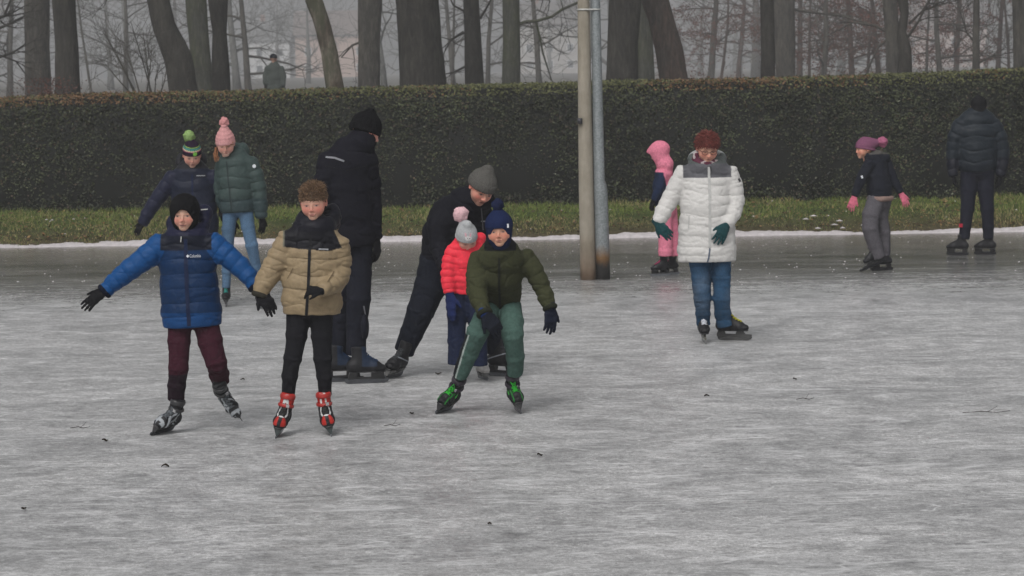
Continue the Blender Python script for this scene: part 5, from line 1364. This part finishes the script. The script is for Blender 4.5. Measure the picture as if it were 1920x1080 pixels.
def girl_coral():
    s = Person((893, 710), 'small girl in coral puffer jacket and pale grey hat, held by the bending man', 'people skating on the ice', ry=G(893, 712)[1] - .25)
    s.cx = 865; co = (.72, .034, .058); q = (15 * s.sc, .008)
    arms = [[(849, 468, -.02, 15), (842, 490, -.04, 15.5), (839, 512, -.05, 14.5), (840, 530, -.06, 14), (842, 546, -.07, 12.5)],
            [(897, 466, 0, 15), (905, 495, 0, 14), (905, 525, -.02, 12)]]
    torso = [(874, 452, 0, 20, 17), (872, 464, 0, 27, 22), (870, 490, 0, 28, 24), (867, 520, .02, 28, 25), (865, 549, .03, 27, 24)]
    ex = [s.collar((878, 458, .01), (.2, -.3, 1), 19, 17, 7, 9), ell(s.J(899, 447, .05), (13 * s.sc, 14 * s.sc, 12 * s.sc))]
    j = s.jacket(torso, arms, lambda P, a: pick(P, co), q, (13 * s.sc, .008), extra=ex)
    s.trousers([[(856, 545, .02, 19, 19), (857, 590, 0, 20, 18), (857, 640, 0, 19, 17), (855, 684, 0, 18, 17)],
                [(886, 545, .02, 19, 19), (892, 590, 0, 19, 18), (898, 640, 0, 17, 17), (900, 686, 0, 17, 16)]], [(862, 545, .02, 18, 18), (880, 545, .02, 18, 18)], (.011, .016, .038), 'matte', .007)
    s.head(875, 446, -.06, 49, yaw=20, pitch=40, roll=7, skin=(.60, .36, .28), blush=.7, eyes=.5, brow=(.3, .18, .12), fat=1.12)
    def hc(x, y, z):
        c = np.tile(np.array([.36, .37, .38]), (len(x), 1)); f_ = y > .1
        face = f_ & ((((x + .06) / .13) ** 2 + ((z - .33) / .09) ** 2) < 1); c[face] = (.6, .58, .58)
        for ex_ in (-.15, .03): c[f_ & (np.abs(x - ex_) < .03) & (np.abs(z - .44) < .05)] = (.55, .30, .34)
        for ex_ in (-.10, -.01): c[f_ & ((x - ex_) ** 2 + (z - .34) ** 2 < .016 ** 2)] = (.04, .03, .03)
        return c
    s.beanie(hc, brim=.12, tilt=.25, tall=.14, top=(0, -.06, .62, .18), cuffh=.05, cuffcol=(.33, .35, .36), pom=(863, 401, 15, -.02), pomcol=(.62, .40, .43), fat=1.04)
    s.hand((843, 550, -.07), (848, 602, -.09), n=(-.6, -.7, 0), thumb=-1, curl=.2, col=(.012, .020, .075), mitten=True, L=.20, thick=1.0, cufflen=.1)
    s.hand((905, 527, -.02), (906, 560, -.04), n=(.6, -.7, 0), thumb=1, curl=.3, col=(.012, .020, .075), mitten=True, L=.15, thick=.9)
    s.skate((905, 711), (.35, -.93, 0), (-.05, 0, 1), L=.19, dy=0, knee=(898, 640, 0), col=(.42, .41, .40), sole=(.40, .39, .38), lace=(.5, .5, .5), holder=(.10, .10, .10), high=1.0)
    s.skate((862, 709), (-.1, -.99, 0), (0, 0, 1), L=.19, dy=0, knee=(857, 640, 0), col=(.42, .41, .40), sole=(.40, .39, .38), lace=(.5, .5, .5), holder=(.10, .10, .10), high=.7)
    s.finish()

def boy_olive():
    s = Person((900, 776), 'crouching boy in olive jacket and navy bobble hat in front of the bending man', 'people skating on the ice')
    s.cx = 935; ol = (.040, .043, .021); q = (38 * s.sc, .007)
    arms = [[(900, 484, -.03, 24), (894, 515, -.09, 24), (893, 543, -.14, 22), (899, 565, -.19, 19), (907, 584, -.23, 17)],
            [(982, 480, -.03, 24), (1001, 508, -.02, 22), (1015, 535, -.02, 20), (1024, 556, -.04, 18), (1030, 573, -.06, 15.5)]]
    torso = [(937, 463, -.14, 32, 24), (937, 482, -.10, 45, 32), (936, 515, -.02, 46, 36), (940, 550, .10, 39, 34), (941, 585, .20, 34, 32)]
    ex = [s.collar((937, 468, -.12), (0, -.3, 1), 26, 22, 10, 13)]
    j = s.jacket(torso, arms, lambda P, a: pick(P, ol, ((P[:, 2] > s.zz(466)) & (np.abs(P[:, 0] - s.xx(937)) < .10), (.009, .010, .011))), q, (34 * s.sc, .006), 'matte', extra=ex, crease=.007, cfr=7)
    s.ribbon(s.front['jacket'], [(936, 480), (936, 530), (938, 582)], .014, 'zip', plain('zip_dark2', (.012, .013, .009), .6), j, off=.001)
    A = s.ribbon(s.front['jacket'], [(912, 566), (927, 588)], .008, 'pocket', plain('zip_dark2', (.012, .013, .009), .6), j, off=.001)
    for A in arms: s.cuff(A, (.02, .022, .014))
    tg = (.055, .10, .085)
    def tc(P):
        left = P[:, 0] < s.xx(925); ax = np.interp(P[:, 2], [s.zz(712), s.zz(650), s.zz(610)], [s.xx(847), s.xx(866), s.xx(880)])
        ax2 = np.interp(P[:, 2], [s.zz(700), s.zz(625)], [s.xx(979), s.xx(982)])
        low = P[:, 2] < s.zz(622)
        return pick(P, tg, (left & low & (P[:, 0] < ax), (.012, .014, .017)), (~left & low & (P[:, 0] > ax2), (.012, .014, .017)), (left & low & (np.abs(P[:, 0] - ax) < .005), (.3, .34, .32)))
    s.trousers([[(922, 575, .12, 25, 25), (908, 600, -.06, 24, 24), (896, 622, -.14, 23, 22), (879, 662, -.06, 19, 20), (862, 706, .02, 16, 17)],
                [(955, 575, .12, 25, 25), (960, 602, -.05, 24, 24), (961, 628, -.12, 22, 22), (966, 668, -.05, 18.5, 20), (966, 702, .02, 17, 17)]],
               [(928, 578, .14, 26, 28), (950, 578, .14, 26, 28)], tc, 'matte', .007, cfr=8)
    s.head(936, 431, -.20, 62, yaw=-4, pitch=6, roll=3, skin=(.58, .32, .22), blush=.7, eyes=.7, mouth=.2, brow=(.2, .11, .07), fat=1.14)
    s.hood_cap(lambda P: pick(P, (.010, .016, .048)), 'knit', 'hat', openr=(.26, .31), openc=(.01, .42, -.18), size=1.02, low=-.36, lowr=.31)
    s.beanie((.010, .017, .055), brim=.10, tilt=.10, tall=.08, cuff=False, fat=1.07, name='hat_crown', pom=(933, 384, 11.5), pomcol=(.010, .014, .040))
    c = s.J(952, 422, -.2); mb = MB(); y = s.surf(s.hat, c[0], c[2], c[1] - .3) - .004; mb.box((c[0], y, c[2]), (.014, .004, .024)); mb.build('badge', plain('white_print', (.6, .62, .65), .6), s.root, False)
    s.hand((910, 588, -.24), (944, 634, -.26), n=(.1, -.95, .3), thumb=1, curl=.45, col=(.009, .011, .018), cuffcol=(.014, .04, .16), L=.185, thick=1.2)
    s.hand((1031, 577, -.06), (1034, 624, -.08), n=(.5, -.8, 0), thumb=-1, curl=.28, col=(.010, .013, .026), L=.175, thick=1.2)
    gl = (.03, .36, .035)
    def pat(a, b, c, cc, n): cc[(np.abs(np.abs(b) - .030) < .004) & (c < .16) & (a > -.02)] = (.02, .16, .03); return cc
    s.skate((832, 772), (-.38, -.92, 0), (.45, -.05, .89), L=.245, knee=(879, 662, -.06), style='rec', accent=gl, cuffc=(.03, .022, .034), lace=gl, pattern=pat, high=1.1)
    s.skate((971, 772), (.16, -.98, 0), (-.16, -.05, .98), L=.245, knee=(967, 668, -.05), style='rec', accent=gl, cuffc=(.03, .022, .034), lace=gl, pattern=pat, high=1.1)
    s.finish()

def child_pink():
    s = Person((1246, 517), 'child in pink hooded suit with dark blue vest, half hidden behind the woman in white', 'people skating on the ice')
    s.cx = 1244; pk = (.62, .19, .27); side = (.1, -1, 0)
    arms = [[(1243, 328, -.10, 11), (1236, 352, -.12, 10), (1227, 374, -.12, 8)], [(1245, 328, .10, 11), (1238, 352, .12, 10), (1229, 374, .12, 8)]]
    torso = [(1247, 312, 0, 15, 12), (1245, 325, 0, 20, 17), (1242, 350, 0, 20, 19), (1245, 375, 0, 20, 19), (1249, 398, 0, 20, 18)]
    def col(P, arm):
        vest = (P[:, 2] < s.zz(322)) & (P[:, 2] > s.zz(392)) & (P[:, 0] < s.xx(1243) + (s.zz(322) - P[:, 2]) * .25)
        return pick(P, pk, (vest, (.012, .020, .048)), (arm & (P[:, 2] < s.zz(345)), (.012, .020, .048)))
    ex = [ell(s.J(1250, 310, 0), np.array((13, 20, 14)) * s.sc)]
    j = s.jacket(torso, arms, col, None, None, 'matte', side=side, extra=ex, crease=.006, cfr=8)
    s.trousers([[(1246, 390, -.06, 17), (1247, 430, -.06, 15), (1248, 470, -.05, 15), (1248, 480, -.05, 15)], [(1254, 390, .06, 17), (1259, 430, .06, 15), (1264, 470, .06, 14), (1264, 480, .06, 14)]],
               [(1250, 388, 0, 17, 20), (1250, 396, 0, 17, 20)], pk, 'matte', .006)
    s.head(1236, 287, 0, 38, yaw=-105, pitch=22, skin=(.5, .3, .25))
    s.hood_cap(pk, 'matte', 'hood', openr=(.25, .36), openc=(0, .52, -.12), size=1.10, low=-.60, lowr=.40, point=(0, .40, .24, .17))
    s.hand((1226, 376, -.12), (1218, 392, -.12), n=(-.5, -.5, .5), thumb=1, curl=.4, col=BLK, L=.12); s.hand((1229, 376, .12), (1221, 392, .12), n=(-.5, .5, .5), thumb=-1, curl=.4, col=BLK, L=.12)
    s.skate((1240, 517), (-.96, -.28, 0), (0, 0, 1), L=.21, knee=(1248, 440, -.05), lace=(.35, .02, .10), long=1.0, dy=0)
    s.skate((1256, 515), (-.96, -.28, 0), (0, 0, 1), L=.21, knee=(1264, 440, .06), lace=(.35, .02, .10), dy=.06)
    s.finish()

def woman_white():
    s = Person((1345, 640), 'woman with short red hair and glasses in long white quilted coat', 'people skating on the ice')
    s.cx = 1325; wh = (.54, .53, .515); q = (19 * s.sc, .007)
    arms = [[(1284, 322, 0, 21), (1270, 350, .01, 21), (1254, 378, 0, 19), (1243, 398, -.03, 18), (1235, 416, -.06, 15)],
            [(1366, 322, 0, 20), (1376, 350, 0, 20), (1380, 378, -.01, 19), (1374, 402, -.06, 17), (1364, 420, -.11, 14)]]
    torso = [(1327, 306, 0, 30, 22), (1327, 318, 0, 42, 28), (1326, 345, 0, 48, 33), (1324, 385, -.01, 50, 38), (1325, 430, 0, 55, 40), (1325, 470, 0, 57, 40), (1326, 490, 0, 57, 38)]
    yk = (.085, .085, .095)
    def col(P, arm):
        z = P[:, 2]; hd = (z > s.zz(306)) & (P[:, 0] > s.xx(1285)) & (P[:, 0] < s.xx(1362)); yoke = (z > s.zz(332)) & (P[:, 0] > s.xx(1281)) & (P[:, 0] < s.xx(1371))
        return pick(P, wh, (yoke, yk), (hd, (.07, .08, .078)), (hd & (P[:, 1] > s.Y + .05) & (z > s.zz(300)), (.33, .34, .34)))
    ex = [s.collar((1326, 309, 0), (0, -.15, 1), 27, 22, 8, 10), s.collar((1326, 299, .05), (0, -.7, 1), 30, 20, 7, 10)]
    j = s.jacket(torso, arms, col, q, (16 * s.sc, .005), 'coat', extra=ex, crease=.005, hem=(0, 0, -1))
    S = s.front['jacket']; s.ribbon(S, [(1327, 312), (1328, 380), (1328, 462)], .020, 'zip', plain('zip_white', (.42, .42, .41), .5), j, off=.002)
    s.ribbon(S, [(1328, 463), (1326, 480), (1323, 492)], .012, 'slit', plain('coat_lining', (.10, .12, .16), .8), j, off=.003)
    s.ribbon(S, [(1330, 311), (1331, 319)], .013, 'zip_pull', plain('dark_iron', (.06, .06, .065), .5, .6), j, off=.007)
    s.ribbon(S, [(1290, 402), (1289, 428)], .006, 'pocket', plain('zip_white', (.42, .42, .41), .5), j, off=.001)
    s.ribbon(S, [(1384, 334), (1387, 340)], .016, 'badge', plain('dark_iron', (.06, .06, .065), .5, .6), j)
    den = lambda P: np.clip(np.array(pc(30, 54, 76)) * (1 + .5 * vn(P.astype(f32), 5, 1) + .2 * vn(P.astype(f32), 14, 2))[:, None] + .07 * np.exp(-((P[:, 2] - s.zz(545)) / .12) ** 2)[:, None] * np.clip(.3 + vn(P.astype(f32), 8, 7), 0, 1)[:, None], 0, 1)
    s.trousers([[(1312, 482, 0, 25, 27), (1315, 520, -.01, 21, 24), (1317, 560, -.02, 18.5, 20), (1318, 590, 0, 15, 17), (1319, 610, .01, 15, 16)],
                [(1350, 482, 0, 24, 27), (1353, 520, -.01, 19.5, 24), (1353, 560, -.02, 18, 20), (1355, 590, 0, 17, 17), (1359, 612, .01, 16, 16)]],
               None, den, 'denim', .008, cfr=9, st=(.7, .7, 2.6))
    s.head(1326, 277, -.07, 54, yaw=8, kid=False, pitch=24, skin=(.58, .33, .24), blush=.7, lip=(.40, .12, .10), brow=(.20, .08, .05), eyes=.4, fat=1.06)
    s.hair((.125, .030, .024), n=2400, ln=.12, cap=.19, tilt=.45, curl=.2, seed=8, lift=.0, fat=1.03, spread=.22, tang=.7, thick=.014, topw=1.3)
    H = s.h; mb = MB(); L = H['L']
    for sx in (-1, 1):
        ring_ = [L(sx * .15 + .105 * math.cos(t), .40 - .02 * abs(math.cos(t)), -.01 + .075 * math.sin(t)) for t in np.linspace(0, 2 * math.pi, 19)]
        mb.tube(ring_, .0022, 5); mb.tube([L(sx * .255, .385, .02), L(sx * .37, .10, .03), L(sx * .38, -.03, .02)], .0022, 5)
    mb.tube([L(-.05, .42, .01), L(0, .44, .02), L(.05, .42, .01)], .0022, 5); mb.build('glasses', plain('glasses_frame', (.07, .03, .02), .3), s.root)
    sc_ = Solid().add(ring(s.J(1325, 301, -.02), nrm((.1, -.3, 1)), 20 * s.sc, 17 * s.sc, 8 * s.sc, tz=8 * s.sc), 0).add(ell(s.J(1305, 293, -.05), np.array((7, 8, 10)) * s.sc), .01).wr(creases(.006, 14))
    s.emit('scarf', sc_, lambda P: np.where((vn(P.astype(f32), 45, 2) > .1)[:, None], (.42, .36, .36), (.10, .03, .05)), 'knit', vox=.005)
    tl = (.010, .045, .050)
    s.hand((1233, 418, -.07), (1251, 439, -.13), n=(-.5, -.8, .3), thumb=1, curl=.3, col=tl, L=.175, thick=1.15)
    s.hand((1362, 421, -.12), (1346, 455, -.19), n=(.3, -.95, .1), thumb=1, curl=.18, col=tl, L=.185, thick=1.15, spread=.2)
    s.skate((1319, 641), (.03, -1, 0), (0, 0, 1), L=.255, knee=(1317, 560, 0), lace=(.55, .57, .62), holder=(.10, .10, .085), blade=(.25, .26, .25), high=.55, style='speed')
    s.skate((1370, 638), (.96, -.28, 0), (0, 0, 1), L=.262, knee=(1354, 560, 0), lace=(.42, .40, .03), holder=(.05, .05, .05), blade=(.10, .10, .10), high=.55, style='speed', long=.74)
    s.finish()

def girl_mauve():
    s = Person((1643, 508), 'girl in black jacket, grey trousers, mauve hat and pink gloves gliding left', 'people skating on the ice')
    s.cx = 1645; bk = (.011, .0125, .019); side = (.55, .83, 0)
    arms = [[(1630, 306, -.10, 12), (1620, 325, -.12, 11.5), (1611, 345, -.13, 10.5), (1603, 366, -.14, 8.5)],
            [(1662, 306, .08, 12), (1670, 325, .08, 11), (1680, 345, .07, 9.5), (1688, 360, .06, 8)]]
    torso = [(1640, 293, 0, 14, 13), (1644, 305, 0, 21, 18), (1645, 330, 0, 25, 21), (1648, 352, 0, 26.5, 23), (1650, 370, 0, 27, 23)]
    ex = [s.collar((1637, 292, 0), (-.1, -.1, 1), 14, 13, 5, 8), ell(s.J(1655, 295, .05), np.array((15, 14, 10)) * s.sc)]
    fl = pc(105, 88, 82)
    j = s.jacket(torso, arms, lambda P, a: pick(P, bk, ((P[:, 2] > s.zz(289)) & (P[:, 0] > s.xx(1628)), (.08, .075, .07))), None, None, 'matte', side=side, extra=ex, crease=.006)
    S = Solid().add(ring(s.J(1650, 372, 0), (0, 0, 1), 24 * s.sc, 21 * s.sc, 4 * s.sc, side=side, tz=5 * s.sc), 0).wr(lambda P: .004 * vn(P, 40, 1)); s.emit('fleece_trim', S, const(fl), 'knit')
    s.ribbon(s.front['jacket'], [(1611, 328), (1613, 333)], .018, 'badge', plain('white_print', (.6, .62, .65), .6), j)
    gy = pc(66, 64, 68)
    s.trousers([[(1643, 374, -.05, 19), (1633, 403, -.07, 18.5), (1631, 428, -.08, 17), (1640, 460, -.05, 15), (1648, 484, -.04, 14)],
                [(1656, 374, .07, 18), (1650, 405, .07, 16), (1658, 435, .07, 13), (1659, 460, .08, 12), (1660, 480, .08, 11)]],
               [(1649, 374, 0, 20, 18), (1652, 374, 0, 20, 18)], lambda P: pick(P, gy, (P[:, 1] > s.Y + .03, pc(52, 51, 56))), 'matte', .007)
    s.head(1621, 279, 0, 38, yaw=-76, pitch=4, skin=(.60, .32, .22), blush=.6, mouth=.5)
    s.beanie((.17, .065, .115), brim=.08, tilt=.25, tall=.02, cuffh=.06, cuffcol=(.17, .065, .115), fat=1.06, top=(0, -.62, .22, .2), pom=(1655, 266, 9.5), pomcol=(.32, .10, .17))
    s.hand((1602, 369, -.14), (1591, 399, -.16), n=(-.3, -.9, .2), thumb=-1, curl=.2, col=(.52, .13, .19), L=.16, thick=1.1, spread=.2)
    s.hand((1690, 364, .06), (1703, 389, .02), n=(.3, -.9, .2), thumb=-1, curl=.25, col=(.52, .13, .19), L=.155, thick=1.1, spread=.2)
    s.skate((1643, 497), (-.88, -.30, -.36), (-.32, -.10, .94), L=.225, z=1, dy=-.04, knee=(1640, 450, -.05), lace=None, blade=(.04, .04, .045), style='speed', high=.7)
    s.skate((1655, 507), (-.97, -.2, 0), (0, 0, 1), L=.225, knee=(1659, 460, .08), lace=None, blade=(.04, .04, .045), high=.7)
    s.finish()

def man_puffer():
    s = Person((1823, 479), 'man in dark teal puffer jacket seen from behind at the far right', 'people skating on the ice')
    s.cx = 1835; tl = (.010, .015, .021); q = (22 * s.sc, .011)
    arms = [[(1801, 232, 0, 17), (1791, 258, 0, 17), (1787, 284, 0, 15.5), (1786, 308, -.02, 13), (1787, 328, -.04, 11)],
            [(1862, 232, 0, 17), (1874, 258, 0, 17), (1880, 284, 0, 15.5), (1880, 308, -.02, 13), (1876, 328, -.04, 11)]]
    torso = [(1832, 212, 0, 20, 16), (1832, 224, 0, 36, 22), (1832, 250, 0, 40, 27), (1832, 280, 0, 39, 28), (1832, 305, 0, 38, 28), (1832, 322, 0, 35, 26)]
    ex = [s.collar((1833, 212, 0), (0, 0, 1), 15, 14, 6, 8)]
    s.jacket(torso, arms, lambda P, a: pick(P, tl, (P[:, 2] < s.zz(300), (.008, .012, .018)), (a & (P[:, 2] < s.zz(296)), (.007, .008, .014))), q, (18 * s.sc, .010), extra=ex, crease=.004)
    s.trousers([[(1818, 316, 0, 20, 20), (1816, 355, 0, 17), (1814, 392, 0, 14), (1810, 425, .02, 12), (1808, 448, .03, 11)], [(1847, 316, 0, 20, 20), (1848, 355, 0, 17), (1851, 392, 0, 14), (1853, 425, .02, 12), (1853, 448, .03, 11)]],
               [(1824, 318, 0, 22, 22), (1841, 318, 0, 22, 22)], (.012, .013, .022), 'matte', .005)
    s.ribbon(s.front['trousers'], [(1801, 419), (1801, 426)], .035, 'patch', plain('red_patch', (.35, .02, .04), .6))
    s.head(1835, 200, -.02, 38, yaw=168, kid=False, pitch=24, skin=(.3, .18, .13))
    s.hood_cap((.010, .010, .011), 'knit', 'hat', low=-.22, size=.98)
    s.hand((1787, 330, -.04), (1791, 352, -.06), n=(-.8, .4, 0), thumb=1, curl=.4, col=BLK, L=.17); s.hand((1876, 330, -.04), (1873, 352, -.06), n=(.8, .4, 0), thumb=-1, curl=.4, col=BLK, L=.17)
    s.skate((1797, 479), (-.93, .36, 0), (.10, 0, 1), L=.25, knee=(1814, 400, 0), lace=None, blade=(.04, .04, .045), high=.8, long=.9)
    s.skate((1849, 478), (-.90, .42, 0), (.03, 0, 1), L=.25, knee=(1851, 400, 0), lace=None, blade=(.04, .04, .045), high=.8, long=.9)
    s.finish()

def walker():
    Y = 67.0; g = float(gz(0, Y))
    s = Person((515, 300), 'distant walker in grey green coat and dark cap beyond the hedge', ry=Y); x = W(515, 150, Y)[0]; s.root.location = (x, Y, g); s.g = np.array([x, Y, g]); s.vox = .02; s.cx = 515
    gr = (.075, .088, .080)
    py = lambda z: 540 - 0  # unused
    hip = 175.0; ft = 132 + (2.2 - g) * FOC / Y
    arms = [[(503, 127, 0, 7), (498, 142, 0, 7), (498, 158, -.05, 5.5)], [(526, 127, 0, 7), (531, 143, 0, 7), (531, 160, -.05, 5.5)]]
    s.jacket([(514, 119, 0, 7, 6), (514, 125, 0, 12, 9), (514, 145, 0, 14, 11), (515, 165, 0, 15, 12), (515, 182, 0, 15, 12)], arms, lambda P, a: pick(P, gr), None, None, 'matte', crease=.012, cfr=4)
    s.trousers([[(510, 178, 0, 7), (510, 200, 0, 6), (510, ft - 5, 0, 4.5)], [(520, 178, 0, 7), (520, 200, 0, 6), (520, ft - 5, 0, 4.5)]], None, (.02, .02, .025))
    s.head(513, 110, 0, 17, yaw=172, kid=False, pitch=8); s.beanie((.014, .016, .022), brim=.0, tilt=0, cuff=False, fat=1.05)
    for x_ in (510, 520):
        c = W(x_, ft, Y); c[2] = g; S = Solid().add(loft([(c + [0, .08, .05], .05, .05), (c + [0, -.08, .05], .05, .055), ], k=.02), 0); s.emit('boot', S, const((.02, .016, .014)), 'leather')
    for A in arms:
        a = A[-1]; s.hand((a[0], a[1], a[2]), (a[0], a[1] + 12, a[2]), n=(0, 1, 0), thumb=1, col=(.02, .02, .022), L=.18)
    s.finish()
PEOPLE = [boy_blue, boy_tan, girl_navy, girl_green, man_black, man_bending, girl_coral, boy_olive, child_pink, woman_white, girl_mauve, man_puffer, walker]
make_camera(); make_light(); make_haze(); make_ground(); make_snow_edge(); make_grass(); make_hedge(); make_poles(); make_trees(); make_far()
for fn_ in PEOPLE: fn_()
SC.cycles.use_denoising = True
SC.cycles.volume_max_steps = 64
